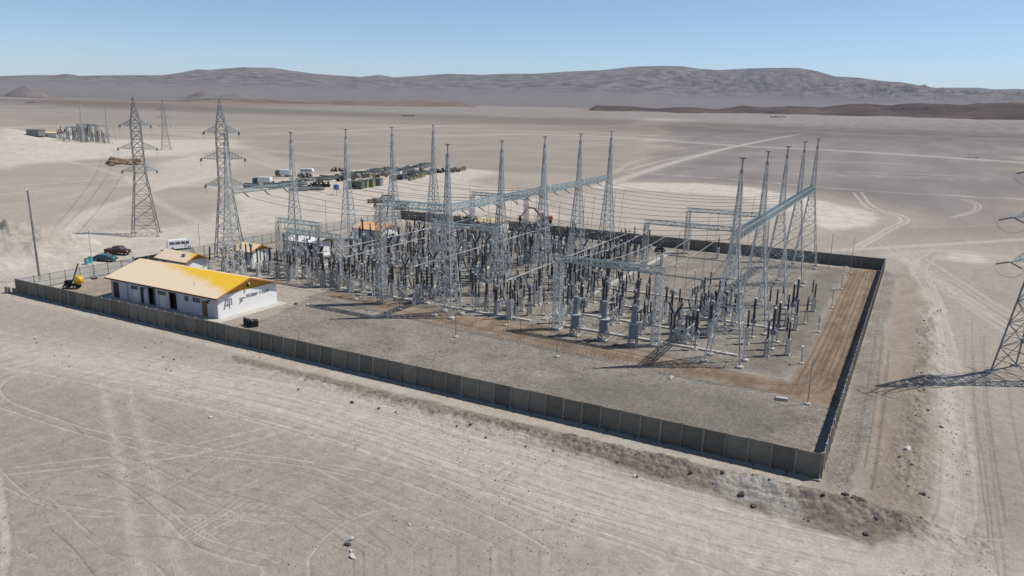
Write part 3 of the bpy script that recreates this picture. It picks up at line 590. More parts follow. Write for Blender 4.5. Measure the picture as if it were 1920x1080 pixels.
wall_run('long front precast concrete wall in shade, nearest the viewer', (-126.3, 0), 0, 60)
wall_run('right-hand precast concrete wall running away beside the brown dirt road', (.14, .25), math.pi/2, 50, -1)
wall_run('back precast concrete wall in shade along the far side of the yard', (-126.3, 106.0), 0, 60, -1)
# chain-link fence on the left side
FL = 106.0; fr = thing('chain_link_fence', 'grey wire mesh fence with thin posts on the left side of the compound', 'fence', (-126.5, 0.4, 0), 0)
segs = [(0, 21.6), (29.6, FL-.6)]
for a, b_ in segs:
    f = MB().quad((0, a, .05), (0, b_, .05), (0, b_, 2.3), (0, a, 2.3)).build('mesh_panel', M['mesh'], fr)
    for z in (.3, 1.2, 2.3): MB().bar((0, a, z), (0, b_, z), .05).build('rail', M['galvd'], fr)
    y = a
    while y <= b_+.01:
        MB().tube([(.06, y, 0), (.06, y, 2.45)], .055, 6).build('post', M['galvd'], fr); y += 2.68
g = thing('sliding_gate', 'dark sheet-metal sliding gate in the left wire fence', 'gate', (-126.6, 22, 0))
MB().box((0, 3.0, 1.2), (.05, 5.8, 2.1)).build('gate_leaf', M['gatem'], g)
fm = MB()
for a, b_ in (((.05, 0, .1), (.05, 6, .1)), ((.05, 0, 2.3), (.05, 6, 2.3)), ((.05, 0, .1), (.05, 0, 2.3)), ((.05, 6, .1), (.05, 6, 2.3)), ((.05, 3, .1), (.05, 3, 2.3))): fm.bar(a, b_, .09)
fm.build('gate_frame', M['galvd'], g)
for y in (-.25, 6.25): MB().box((0, y, 1.35), (.18, .18, 2.7)).build('gate_post', M['galvd'], g)
sgn = thing('notice_board', 'white notice board fixed beside the dark sliding gate', 'sign', (-126.5, 28.6, 0))
MB().box((0, .55, 1.5), (.05, 1.9, 1.9)).build('board', M['sign'], sgn)
lt = MB()
for k in range(7):
    lt.box((.032, .55+random.uniform(-.1, .1), 2.2-k*.22), (.01, random.uniform(.8, 1.5), .06))
lt.build('printed_lines', mat('faded_print', (.35, .42, .52), .7), sgn)
for y in (-.35, 1.45): MB().box((0, y, 1.3), (.08, .08, 2.6)).build('post', M['galvd'], sgn)
cb = thing('concrete_block', 'short concrete block standing outside the left front wall corner', 'concrete block', (-127.6, -1.0, 0))
MB().box((0, .2, .55), (.9, .5, 1.1), taper=.9).build('block', M['postc'], cb); MB().box((1.0, .9, .4), (1.6, .2, .8)).build('slab', M['postc'], cb)
fo = MB()
for k in range(44): fo.box((-126+k*2.9+random.uniform(-.1, .1), -.32, .07), (2.78, .5, .14), random.gauss(0, .004))
tag(fo.build('wall_footing', M['postc']), 'low concrete footing strip along the foot of the front wall', 'footing')
# ================================================================== buildings
def gable_building(name, label, x0, x1, y0, y1, he, hr, over=(.5, .5, .6, .6), roofm='roof', ridge=.5, front=None, right=None, yellowgable=True, slab=True):
    L_, D = x1-x0, y1-y0; t = thing(name, label, 'building', (x0, y0, 0)); yr = D*ridge; w = .18; th = .14
    if slab: MB().box((L_/2+.5, D/2-.3, .06), (L_+2.6, D+2.0, .12)).build('base_slab', M['kerb'], t)
    b_ = MB()
    def wall_with_holes(length, holes, tf):      # grid the wall so that openings are real holes
        xs = sorted({0, length, *[v for h in holes for v in (h[0], h[1])]}); zs = sorted({.12, he, *[v for h in holes for v in (h[2], h[3])]})
        for i in range(len(xs)-1):
            for j in range(len(zs)-1):
                cx, cz = (xs[i]+xs[i+1])/2, (zs[j]+zs[j+1])/2
                if any(h[0] < cx < h[1] and h[2] < cz < h[3] for h in holes): continue
                tf(xs[i], xs[i+1], zs[j], zs[j+1])
    fh = [(a, a+w_, max(.12, z0_), z1_) for (a, w_, z0_, z1_, *_r) in (front or [])]
    wall_with_holes(L_, fh, lambda a, c, z0_, z1_: b_.box(((a+c)/2, w/2, (z0_+z1_)/2), (c-a, w, z1_-z0_)))
    b_.build('front_wall', M['wshade'], t)
    o = MB()
    o.box((L_-w/2, D/2, (he+.12)/2), (w, D-2*w, he-.12)).box((w/2, D/2, (he+.12)/2), (w, D-2*w, he-.12)).box((L_/2, D-w/2, (he+.12)/2), (L_, w, he-.12))
    o.build('wall', M['white'], t)
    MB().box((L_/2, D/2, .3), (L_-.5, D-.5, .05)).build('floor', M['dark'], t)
    for a_, c_ in ((L_-w-.14, L_-w+.02), (.02, w)): MB().prism([(w+.01, he), (D-w-.01, he), (yr, he+(hr-he)*.93)], a_, c_, 'x').build('gable', M['gable'] if yellowgable else M['white'], t)
    ol, orr, of, ob = over; sf = (hr-he)/yr; sb = (hr-he)/(D-yr)
    zf, zb = he-sf*of, he-sb*ob
    def roof_part(pa, pb): return MB().prism([pa, pb, (pb[0], pb[1]+th), (pa[0], pa[1]+th)], -ol, L_+orr, 'x')
    r = roof_part((-of, zf), (yr, hr)).build('roof', M[roofm], t)
    roof_part((yr+.004, hr), (D+ob, zb)).build('roof', M[roofm if roofm != 'roof' else 'roof3'], t)
    e = .05
    for yy, zz in ((-of-e/2-.003, zf+.02), (D+ob+e/2+.003, zb+.02)): MB().box((L_/2+(orr-ol)/2, yy, zz), (L_+ol+orr, e, .24)).build('fascia', M['brown'], t)
    for xx in (L_+orr+.03, -ol-.03): MB().bar((xx, -of, zf+.03), (xx, yr, hr+.03), .05, .22).bar((xx, yr, hr+.03), (xx, D+ob, zb+.03), .05, .22).build('bargeboard', M['soffit'], t)
    if over[1] > .2: MB().prism([(-of+.05, zf-.03), (yr, hr-.03), (D+ob-.05, zb-.03), (yr, hr-.10)], L_+.01, L_+orr-.05, 'x').build('soffit', M['soffit'], t)
    for (a, w_, z0_, z1_, kind) in (front or []):
        z0_ = max(.12, z0_); cx = a+w_/2
        if kind == 'window':
            f = MB()
            for p, q in (((a, z0_), (a+w_, z0_)), ((a, z1_), (a+w_, z1_)), ((a, z0_), (a, z1_)), ((a+w_, z0_), (a+w_, z1_)), ((cx, z0_), (cx, z1_))): f.bar((p[0], -.01, p[1]), (q[0], -.01, q[1]), .07, .06)
            fr_ = f.build('window', M['galvd'], t); MB().box((cx, .08, (z0_+z1_)/2), (w_-.02, .02, z1_-z0_-.02)).build('pane', M['glass'], fr_)
        elif kind == 'open':
            f = MB().bar((a, -.01, z0_), (a, -.01, z1_), .08).bar((a+w_, -.01, z0_), (a+w_, -.01, z1_), .08).bar((a, -.01, z1_), (a+w_, -.01, z1_), .08)
            fr_ = f.build('doorway', M['wshade'], t); MB().box((cx, .6, (z0_+z1_)/2), (w_-.05, .05, z1_-z0_)).build('door', M['dark'], fr_)
        else:
            d = MB().box((cx, .05, (z0_+z1_)/2), (w_-.04, .06, z1_-z0_-.03)).build('door', M['wood' if kind == 'wood' else ('dark' if kind == 'dark' else 'white')], t)
            MB().box((a+w_-.18, -.01, 1.1), (.1, .05, .05)).build('handle', M['galvd'], d)
    return t
BX = -110.9
bd = gable_building('control_building', 'long white control building with yellow dusty roof behind the front wall', BX, -85.5, 6.7, 18.5, 3.55, 5.35, (.5, .65, .65, .65), 'roof', .5,
    front=[(.55, 1.5, 0, 2.75, 'dark'), (5.3, 1.6, 2.2, 2.75, 'window'), (5.55, 1.5, 0, 2.1, 'white'), (7.5, .8, 0, 2.75, 'dark'), (9.35, 1.9, 0, 3.0, 'open'), (11.9, 1.8, 2.15, 2.75, 'window'), (12.1, 1.45, 0, 2.05, 'white'), (14.4, 1.9, 0, 2.9, 'open'), (18.2, .75, 2.0, 2.75, 'window'), (20.0, 1.65, 2.1, 2.75, 'window'), (21.95, 1.2, 0, 2.6, 'wood')])
# lower cross roof at the left end
lr = MB().prism([(4.4, 4.55), (4.0, 4.72), (6.2, 5.52), (8.4, 4.72), (8.0, 4.55)], -.46, 4.9, 'x')
for (x, z) in ((4.3, 3.1), (11.0, 3.2)): MB().tube([(x, -.08, .12), (x, -.08, 3.3)], .045, 6).build('downpipe', M['galvd'], bd)
MB().tube([(11.0, -.6, 3.3), (11.0, -.2, 3.45), (11.0, 5.3, 5.25)], .03, 5).build('roof_cable', M['galvd'], bd)
MB().tube([(18.6, 1.6, 3.9), (18.6, 1.6, 4.75)], .035, 5).build('vent_pipe', M['galvd'], bd)
for x in (8.7, 23.7):
    f = MB().box((x, -.35, 2.75), (.5, .7, .06)).bar((x, 0, 2.72), (x, -.55, 2.72), .05).box((x+.2, -.45, 2.55), (.12, .2, .3)).build('wall_lamp', M['blackp'], bd)
f = MB().bar((25.4, 5.9, 4.35), (25.75, 5.7, 4.55), .07).box((25.8, 5.6, 4.25), (.25, .2, .5)).build('floodlight', M['blackp'], bd)
MB().box((25.95, 5.75, 4.6), (.1, .2, .3)).build('lamp_glass', M['sign'], f)
# lettering on the gable end: an upright emblem, a hooked mark and two illegible words of narrow block letters
def gpoly(b_, pts): b_.prism([(y, z) for y, z in pts], 25.402, 25.425, 'x')
b_ = MB()
gpoly(b_, [(1.05, .95+.35), (1.35, 1.3), (1.75, 2.85), (1.45, 2.85)]); gpoly(b_, [(1.5, 2.55), (1.75, 2.85), (2.75, 2.85), (2.75, 2.6)]); gpoly(b_, [(2.05, 1.3), (2.3, 1.3), (2.35, 2.6), (2.1, 2.6)]); gpoly(b_, [(2.45, 1.75), (2.75, 1.75), (2.75, 2.6), (2.5, 2.6)]); gpoly(b_, [(1.45, 1.75), (2.2, 1.75), (2.2, 2.0), (1.5, 2.0)]); gpoly(b_, [(1.78, 1.8), (1.92, 1.8), (1.98, 2.6), (1.84, 2.6)])
b_.build('emblem', M['letter'], bd)
b_ = MB(); gpoly(b_, [(4.0, 1.55), (4.15, 1.5), (4.65, 1.95), (4.6, 2.2)]); gpoly(b_, [(4.2, 1.9), (4.75, 1.9), (4.75, 2.5), (4.2, 2.5)]); gpoly(b_, [(4.75, 2.25), (5.4, 2.25), (5.4, 2.42), (4.75, 2.5)]); b_.build('emblem', M['letter'], bd)
def word(y0, y1, z, h, n, seed):
    b_ = MB(); rr_ = random.Random(seed); w_ = (y1-y0)/n
    for k in range(n):
        a = y0+k*w_; e = a+w_*.78; t_ = .07
        gpoly(b_, [(a, z), (a+t_, z), (a+t_, z+h), (a, z+h)])
        if rr_.random() < .8: gpoly(b_, [(e-t_, z+(0 if rr_.random() < .7 else h/2)), (e, z), (e, z+h), (e-t_, z+h)])
        for zz in (z, z+h/2-.04, z+h-.08):
            if rr_.random() < .62: gpoly(b_, [(a, zz), (e, zz), (e, zz+.08), (a, zz+.08)])
    return b_.build('lettering', M['letter'], bd)
word(5.55, 7.85, 2.25, .48, 9, 1); word(8.15, 10.3, 2.28, .48, 8, 2)
lr.build('roof', M['roof3'], bd)
gb = gable_building('guard_house', 'small white guard house with dusty yellow roof beside the left fence', -122.2, -114.4, 24.0, 28.6, 2.7, 3.75, (.6, .7, .55, .55), 'roof2', .5, front=[(1.0, 1.3, .9, 2.1, 'window')])
MB().box((5.9, 1.2, 3.5), (.5, .5, .5)).tube([(6.0, 1.2, 3.6), (6.5, .9, 3.4)], .13).build('roof_vent', M['galvd'], gb)
k1 = gable_building('relay_kiosk', 'small kiosk with pale cream roof just right of the left pylons', -116.3, -111.2, 36.8, 41.6, 2.9, 3.9, (.5, .5, .5, .5), 'roof3', .5, front=[(.7, .8, 0, 2.2, 'dark'), (2.2, 1.0, 0, 2.2, 'dark')])
k2 = gable_building('relay_kiosk', 'kiosk with shade-toned front and white roof edge behind the left low portal', -114.5, -106.5, 50, 55.6, 3.1, 3.8, (.5, .7, .5, .5), 'white', .5, front=[(.6, 1.0, 0, 2.5, 'dark'), (6.2, 1.0, 0, 2.6, 'dark')])
k3 = gable_building('relay_kiosk', 'kiosk with shade-toned front, faded orange roof and white cabinets at its side', -113.5, -105, 70.5, 76.5, 3.2, 4.2, (.4, .4, .5, .5), 'roof4', .5)
for q in range(3): MB().box((9.4+q*1.3, 1.2, 1.35), (1.0, .9, 2.5)).build('outdoor_cabinet', M['white'], k3)
k4 = gable_building('relay_kiosk', 'small kiosk with pale yellow roof at the back concrete wall', -96.5, -89, 99, 103.4, 2.8, 3.5, (.3, .3, .5, .5), 'roof3', .4)
# ================================================================== lattice masts
def lattice(b_, wx, wy, zs, leg=.14, br=.07, cap=True, single=False):
    """wx, wy: half widths per level z; X bracing on four faces"""
    pts = [[(sx*wx[i], sy*wy[i], zs[i]) for sx, sy in ((-1, -1), (1, -1), (1, 1), (-1, 1))] for i in range(len(zs))]
    for i in range(len(zs)-1):
        for k in range(4):
            k2 = (k+1) % 4
            if leg: b_.bar(pts[i][k], pts[i+1][k], leg*(.6+.4*(1-i/len(zs))))
            if br:
                b_.bar(pts[i][k], pts[i+1][k2], br)
                if not single: b_.bar(pts[i][k2], pts[i+1][k], br)
                b_.bar(pts[i+1][k], pts[i+1][k2], br)
    return pts
def levels(z0, z1, w0, w1, ratio=1.0):
    zs = [z0]; 
    while zs[-1] < z1-.01:
        t = (zs[-1]-z0)/(z1-z0); w = w0+(w1-w0)*t; zs.append(min(z1, zs[-1]+max(.7, w*2*ratio)))
    if len(zs) > 2 and zs[-1]-zs[-2] < .5: zs.pop(-2)
    return zs
def mast(name, wx0, wy0, H=26.5, zb=16.2, label='', spike=True):
    t = thing(name, label, 'mast')
    z1 = levels(.35, zb, max(wx0, wy0)*.75, .6, .8); f = lambda z, w0: w0+(.45-w0)*((z-.35)/(zb-.35))
    b_ = MB(); z2 = levels(zb, H-1.4, .45, .22, 1.0); g_ = lambda z: .45+(.15-.45)*((z-zb)/(H-1.4-zb))
    lattice(b_, [f(z, wx0) for z in z1], [f(z, wy0) for z in z1], z1, 0, .06)
    lattice(b_, [g_(z) for z in z2], [g_(z) for z in z2], z2, 0, .055)
    b_.build('bracing', M['galv'], t)
    for sx, sy in ((-1, -1), (1, -1), (1, 1), (-1, 1)):
        l = MB().bar((sx*wx0, sy*wy0, .3), (sx*.45, sy*.45, zb), .13).bar((sx*.45, sy*.45, zb), (sx*.15, sy*.15, H-1.4), .10)
        l.build('leg', M['galv'], t)
        MB().lathe([(0, .55), (.28, .5), (.34, .3)], (sx*wx0, sy*wy0, 0), n=10).build('footing', M['kerb'], t)
    MB().tube([(0, 0, H-1.9), (0, 0, H-.1)], .11, 8).box((0, 0, H), (.75, .25, .18)).build('mast_head', M['galvd'], t)
    return template(t)
mA = mast('lattice_mast', 1.65, 1.5); mB = mast('lattice_mast', 2.3, 1.6)
RX, MX, LX = -15., -58., -101.
RY = [28.2, 45.1, 62.3, 81.4, 100.3]; MY = [27.5, 44.0, 60.4, 77.0, 94.3]; LY = [23.6, 39.0, 54.5, 70.0, 86.2]
RH = [26.4, 26.5, 26.6, 26.8, 26.8]; MH = [26.4, 26.4, 26.7, 26.9, 27.1]; LH = [26.5, 26.5, 26.8, 27.0, 27.3]
for nm, xx, ys_, hs, t in (('right-hand', RX, RY, RH, mB), ('middle', MX, MY, MH, mA), ('left-hand', LX, LY, LH, mA)):
    for k, (y, h) in enumerate(zip(ys_, hs)):
        place(t, (xx, y, 0), 0, f'tall grey lattice mast, {ORD[k]} from the front in the {nm} mast row', f'lattice masts of the {nm} row', h/26.5)
# long beams between masts
def truss_mesh(b_, L_, w, h, step, ch=.12, br=.07, axis='y'):
    P = lambda s, a, c: (a, s, c) if axis == 'y' else (s, a, c)
    n_ = max(2, round(L_/step)); ss = [L_*i/n_ for i in range(n_+1)]
    for a in (-w/2, w/2):
        for c in (0, h): b_.bar(P(0, a, c), P(L_, a, c), ch)
    for i in range(n_):
        s0, s1 = ss[i], ss[i+1]; e = i % 2
        for a in (-w/2, w/2): b_.bar(P(s0, a, 0 if e else h), P(s1, a, h if e else 0), br); b_.bar(P(s1, a, 0), P(s1, a, h), br)
        for c in (0, h): b_.bar(P(s0, -w/2 if e else w/2, c), P(s1, w/2 if e else -w/2, c), br); b_.bar(P(s1, -w/2, c), P(s1, w/2, c), br)
    return b_
def strings(parent, L_, n_, axis='y', side=-1, drop=1.6):
    for q in range(n_):
        s = L_*(q+.5)/n_; p = (side*.4, s, 0) if axis == 'y' else (s, side*.4, 0); ax = (side*.9, 0, -.5) if axis == 'y' else (0, side*.3, -1)
        prof = [(0, .03)]
        for k in range(8): prof += [(.1+k*.17, .04), (.14+k*.17, .13), (.2+k*.17, .05)]
        MB().lathe(prof, p, ax, 7).build('insulator_string', M['porc'], parent)
for nm, xx, ys_, cnt, sides in (('right-hand', RX, RY, 4, (-1,)), ('middle', MX, MY, 4, (-1, 1)), ('left-hand', LX, LY, 1, (1,))):
    for k in range(cnt):
        L_ = ys_[k+1]-ys_[k]-1.2; t = thing('gantry_beam', f'pale lattice beam between the {ORD[k]} and {ORD[k+1]} masts of the {nm} row', 'beam', (xx, ys_[k]+.6, 16.3), 0, f'lattice beams of the {nm} mast row')
        truss_mesh(MB(), L_, 1.0 if xx > -90 else .7, 1.0 if xx > -90 else .7, 1.0, .11 if xx > -90 else .08, .065 if xx > -90 else .05).build('truss', M['teal'], t)
        for s_ in sides: strings(t, L_, 3, 'y', s_)
# low portals
def portal(label, x0, x1, y, H, hang=0, dx=.55, beamm='teal', z0=0):
    t = thing('steel_portal', label, 'portal', (x0, y, z0), 0, 'low lattice portals')
    L_ = x1-x0; zs = levels(.2, H-.9, .55, .45, .9)
    for x in (0, L_):
        b_ = MB(); lattice(b_, [dx*(1-.25*(z/H)) for z in zs], [dx*(1-.25*(z/H)) for z in zs], zs, .10, .055)
        for v in range(len(b_.v)): b_.v[v] = (b_.v[v][0]+x, b_.v[v][1], b_.v[v][2])
        b_.build('column', M['galv'], t)
        MB().box((x, 0, .12), (1.5, 1.5, .24)).build('footing', M['kerb'], t)
    b_ = truss_mesh(MB(), L_+1.0, .8, .8, .8, .11, .065, 'x')
    for v in range(len(b_.v)): b_.v[v] = (b_.v[v][0]-.5, b_.v[v][1], b_.v[v][2]+H-.88)
    b_.build('beam', M[beamm], t)
    for q in range(hang):
        x = L_*(q+.5)/hang; prof = [(0, .04)]
        for k in range(10): prof += [(.1+k*.15, .05), (.13+k*.15, .14), (.18+k*.15, .05)]
        MB().lathe(prof, (x, 0, H-.9), (random.gauss(0, .08), random.gauss(0, .08), -1), 7).build('insulator_string', M['porc'], t)
    return t
portal('low steel portal over the three big grey transformers at the front', -40.2, -25.0, 29.9, 11.2, 6)
portal('low steel portal standing alone in the middle of the gravel', -43.6, -25.6, 79.5, 10.2, 0)
portal('low steel portal near the back wall behind the right-hand masts', -40.8, -23.5, 100.6, 10.6, 0)
portal('low steel portal at the back between left and middle masts', -92.0, -77.0, 90.0, 11.6, 3)
portal('low steel portal beside the cream-roofed kiosk on the left', -111.0, -100.0, 44.3, 8.9, 3)
portal('low steel portal left of the front mast of the middle row', -97.0, -84.5, 32.8, 9.5, 4)
portal('low steel portal among the switchgear behind the second middle mast', -80.0, -66.0, 56.0, 9.5, 4)
t = thing('gantry_beam', 'pale lattice beam reaching left from the front middle mast', 'beam', (-71.0, 27.5, 16.3), 0)
truss_mesh(MB(), 12.2, 1.0, 1.0, 1.0, .13, .085, 'x').build('truss', M['teal'], t)
b_ = MB(); zs = levels(-16.2, 0, .6, .5, .9); lattice(b_, [.55]*len(zs), [.55]*len(zs), zs, .13, .07); b_.build('column', M['galv'], t); strings(t, 12, 3, 'x', -1)
# ================================================================== switchgear templates
def insul_prof(L_, r0, r1, ribs):
    p = [(0, r0)]
    for k in range(ribs):
        z = L_*(k+.2)/ribs; r = r0+(r1-r0)*k/ribs; p += [(z, r*.72), (z+L_/ribs*.3, r*1.18), (z+L_/ribs*.55, r*1.1), (z+L_/ribs*.62, r*.72)]
    return p+[(L_, r1*.7)]
def stand_mesh(w, h, step=.7, leg=.1, br=.055):
    b_ = MB(); zs = levels(.18, h, w*.5, w*.5, step/w); lattice(b_, [w/2]*len(zs), [w/2]*len(zs), zs, leg, br); b_.box((0, 0, h+.03), (w+.15, w+.15, .06)); return b_
def pad(t, w): MB().box((0, 0, .1), (w+.35, w+.35, .2), taper=.9).build('footing', M['kerb'], t)
def T_post(tilt=0., por='porc', h=2.4, L_=2.5, r=.17, nm='post_insulator', cat='insulator'):
    t = thing(nm, '', cat); pad(t, .5); stand_mesh(.5, h).build('stand', M['galv'], t)
    MB().lathe(insul_prof(L_, r, r*.8, 9), (0, 0, h+.06), (tilt, 0, 1), 8).build('insulator', M[por], t)
    e = Vector((tilt, 0, 1)).normalized()*(L_+.05)
    MB().lathe([(0, .1), (.12, .14), (.2, .06)], (e.x, 0, h+e.z), n=8).build('cap', M['galv'], t); return template(t)
def T_ct():   # slim current transformer with a tank head
    t = thing('current_transformer', '', 'current transformer'); pad(t, .6); stand_mesh(.6, 2.3).build('stand', M['galv'], t)
    MB().box((0, 0, 2.65), (.6, .5, .5)).build('base_tank', M['enam'], t)
    MB().lathe(insul_prof(2.0, .24, .2, 8), (0, 0, 2.9), n=8).build('insulator', M['porcb'], t)
    MB().lathe([(0, .2), (.1, .36), (.55, .38), (.75, .25), (.85, .05)], (0, 0, 4.9), n=10).tube([(-.6, 0, 5.2), (.6, 0, 5.2)], .07).build('head_tank', M['enam'], t); return template(t)
def T_cvt():
    t = thing('voltage_transformer', '', 'voltage transformer'); pad(t, .5)
    b_ = MB().tube([(0, 0, .15), (0, 0, 2.2)], .13, 8).box((0, 0, 2.2), (.6, .6, .05)); b_.build('pedestal', M['galv'], t)
    MB().box((0, 0, 2.55), (.7, .55, .65)).build('base_tank', M['enam'], t); MB().box((.42, 0, 2.5), (.14, .3, .4)).build('terminal_box', M['cab'], t)
    MB().lathe(insul_prof(2.9, .2, .17, 11), (0, 0, 2.88), n=8).build('insulator', M['porc'], t)
    MB().lathe([(0, .05), (.1, .2), (.16, .2), (.26, .05)], (0, 0, 5.8), n=10).build('cap', M['galv'], t); return template(t)
def T_arrester():
    t = thing('surge_arrester', '', 'surge arrester'); pad(t, .4); b_ = MB()
    for sx, sy in ((-1, -1), (1, -1), (1, 1), (-1, 1)): b_.bar((sx*.35, sy*.35, .15), (sx*.12, sy*.12, 2.3), .07)
    for z in (.8, 1.5): 
        q = .35-.23*(z-.15)/2.15
        for a, c in (((-q, -q), (q, -q)), ((q, -q), (q, q)), ((q, q), (-q, q)), ((-q, q), (-q, -q))): b_.bar((*a, z), (*c, z), .05)
    b_.build('stand', M['galv'], t)
    MB().lathe(insul_prof(2.4, .15, .13, 10), (0, 0, 2.3), n=8).build('insulator', M['porc'], t)
    b_ = MB(); N_ = 14; b_.tube([(.42*math.cos(2*math.pi*k/N_), .42*math.sin(2*math.pi*k/N_), 4.45) for k in range(N_+1)], .035, 5, False)
    for k in range(4): b_.bar((0, 0, 4.72), (.42*math.cos(k*math.pi/2), .42*math.sin(k*math.pi/2), 4.45), .03)
    b_.build('grading_ring', M['galv'], t); return template(t)
def T_disc(rot=.9):   # disconnector: two posts on a lattice frame, folding blade
    t = thing('disconnector_switch', '', 'disconnector'); b_ = MB()
    for x in (-1.3, 1.3):
        zs = levels(.18, 2.3, .22, .22, 1.4); pts0 = len(b_.v); lattice(b_, [.22]*len(zs), [.25]*len(zs), zs, .08, .045)
        for v in range(pts0, len(b_.v)): b_.v[v] = (b_.v[v][0]+x, b_.v[v][1], b_.v[v][2])
    for y in (-.28, .28): b_.bar((-1.8, y, 2.36), (1.8, y, 2.36), .12, .1)
    for k in range(5): b_.bar((-1.6+k*.8, -.28, 2.36), (-1.6+k*.8, .28, 2.36), .08)
    b_.build('stand', M['galv'], t)
    for x in (-1.3, 1.3): MB().box((x, 0, .1), (.8, .8, .2)).build('footing', M['kerb'], t)
    for x in (-1.5, 1.5): MB().lathe(insul_prof(2.0, .16, .13, 8), (x, 0, 2.42), n=8).build('insulator', M['porc'], t)
    MB().lathe(insul_prof(1.9, .13, .11, 8), (.15, 0, 2.42), (-.35, 0, 1), 8).build('drive_insulator', M['porc'], t)
    MB().tube([(-1.5, 0, 4.5), (-.3, 0, 4.6+rot), (.1, 0, 4.55+rot)], .05, 6).tube([(1.5, 0, 4.5), (.7, 0, 4.55)], .06, 6).build('switch_blade', M['galv'], t)
    MB().box((-1.3, -.4, 1.2), (.4, .3, .5)).build('drive_box', M['cab'], t); return template(t)
def T_breaker():      # Y-shaped breaker pole
    t = thing('circuit_breaker', '', 'circuit breaker'); pad(t, .8)
    b_ = stand_mesh(.75, 1.9, .8, .1, .06); b_.build('stand', M['galv'], t)
    MB().box((.55, 0, 1.25), (.6, .7, 1.1)).build('control_cabinet', M['cab'], t)
    MB().lathe(insul_prof(2.0, .2, .18, 8), (0, 0, 1.95), n=8).build('support_insulator', M['porcb'], t)
    MB().lathe([(0, .15), (.1, .28), (.4, .28), (.5, .15)], (0, 0, 3.95), n=10).build('gear_housing', M['enam'], t)
    for s in (-1, 1): MB().lathe([(0, .16)]+insul_prof(1.6, .2, .17, 7)+[(1.75, .12)], (s*.15, 0, 4.2), (s*.55, 0, .9), 8).build('interrupter', M['porc'], t)
    return template(t)
def T_frame():        # braced bus frame
    t = thing('bus_support_frame', '', 'support frame'); b_ = MB()
    for y in (-1.6, 1.6):
        b_.bar((-.4, y, .1), (0, y, 3.2), .1); b_.bar((.4, y, .1), (0, y, 3.2), .1)
        for z in (1., 2.): q = .4*(1-z/3.2); b_.bar((-q, y, z), (q, y, z), .06)
    b_.bar((0, -2, 3.2), (0, 2, 3.2), .14); b_.bar((0, -1.6, .6), (0, 1.6, 3), .06); b_.bar((0, 1.6, .6), (0, -1.6, 3), .06); b_.build('frame', M['galv'], t)
    for y in (-1.6, 0, 1.6): MB().lathe(insul_prof(1.5, .13, .11, 7), (0, y, 3.25), n=7).build('insulator', M['porc'], t)
    MB().tube([(0, -2, 4.85), (0, 2, 4.85)], .06).build('bus_tube', M['galv'], t); return template(t)
def T_box():
    t = thing('marshalling_box', '', 'cabinet'); MB().box((0, 0, .12), (.9, .6, .24)).build('plinth', M['kerb'], t); MB().box((0, 0, .85), (.8, .5, 1.25)).prism([(-.32, 1.48), (.32, 1.48), (.32, 1.53), (-.32, 1.6)], -.45, .45, 'x').build('cabinet_body', M['cab'], t)
    MB().box((0, -.26, .85), (.68, .03, 1.1)).build('door', M['cab'], t); return template(t)
TT = dict(post=T_post(), postg=T_post(0, 'porcg', 2.2, 2.2, .2), postt=T_post(.13, 'porc'), ct=T_ct(), cvt=T_cvt(), arr=T_arrester(), disc=T_disc(), disc2=T_disc(-.02), brk=T_breaker(), frame=T_frame(), box=T_box())
DESC = dict(postg='upright grey post insulator', post='upright dark post insulator', postt='slightly leaning dark insulator', ct='round-headed current transformer', cvt='boxed slim voltage transformer', arr='ringed surge arrester', disc='disconnector with raised blade', disc2='disconnector with closed blade', brk='Y-shaped circuit breaker', frame='low three-post bus frame', box='pale cabinet')
GRP = dict(postg='grey post insulators', post='post insulators', postt='leaning post insulators', ct='current transformers', cvt='voltage transformers', arr='surge arresters', disc='disconnectors with raised blades', disc2='disconnectors with closed blades', brk='circuit breakers', frame='bus support frames', box='marshalling cabinets')
SEQ = ['arr', 'cvt', 'disc', 'ct', 'brk', 'postg', 'disc2', 'postt', 'disc', 'brk', 'ct', 'post']
XS = [-61.5, -64.6, -68.2, -72.2, -75.4, -78.6, -82.2, -85.4, -88.8, -92.4, -95.6, -98.6]
bays = [(MY[k]+MY[k+1])/2 for k in range(4)]; PH = [-4.1, 0, 4.1]; PN = ['near', 'middle', 'far']
for k, yb in enumerate(bays):
    for p in range(3):
        for q, (ty, x) in enumerate(zip(SEQ, XS)):
            if random.random() < .04: continue
            place(TT[ty], (x+random.gauss(0, .12)+(k % 2)*.5, yb+PH[p]+random.gauss(0, .1), 0), random.gauss(0, .05)+(math.pi if random.random() < .4 else 0),
                  f'{DESC[ty]}, {PN[p]} line of {ORD[k]} bay, {ORD[q]} left of middle masts', GRP[ty], random.uniform(.9, 1.12))
SEQ2 = ['arr', 'disc', 'cvt']; XS2 = [-54.6, -50.4, -46.4]
for k, yb in enumerate(bays):
    for p in range(3):
        for q, (ty, x) in enumerate(zip(SEQ2, XS2)):
            if k == 0 and q == 2: continue
            place(TT[ty], (x+random.gauss(0, .15), yb+PH[p]+random.gauss(0, .1), 0), random.gauss(0, .05), f'{DESC[ty]}, {PN[p]} line of {ORD[k]} bay, {ORD[q]} right of middle masts', GRP[ty], random.uniform(.92, 1.1))
SEQ3 = ['post', 'arr', 'ct', 'postt']; XS3 = [-103.5, -106.5, -109.0, -112.0]
for k, yb in enumerate([31, 47.5, 64.5, 82]):
    for p in range(3):
        for q, (ty, x) in enumerate(zip(SEQ3, XS3)):
            if (k == 1 and q == 3) or (k == 2 and q >= 2 and p < 2) or (k > 2 and q > 1): continue
            place(TT[ty], (x+random.gauss(0, .2), yb+PH[p]*.9+random.gauss(0, .2), 0), random.gauss(0, .1), f'{DESC[ty]}, {PN[p]} line of {ORD[k]} bay, {ORD[q]} left of left masts', GRP[ty], random.uniform(.9, 1.1))
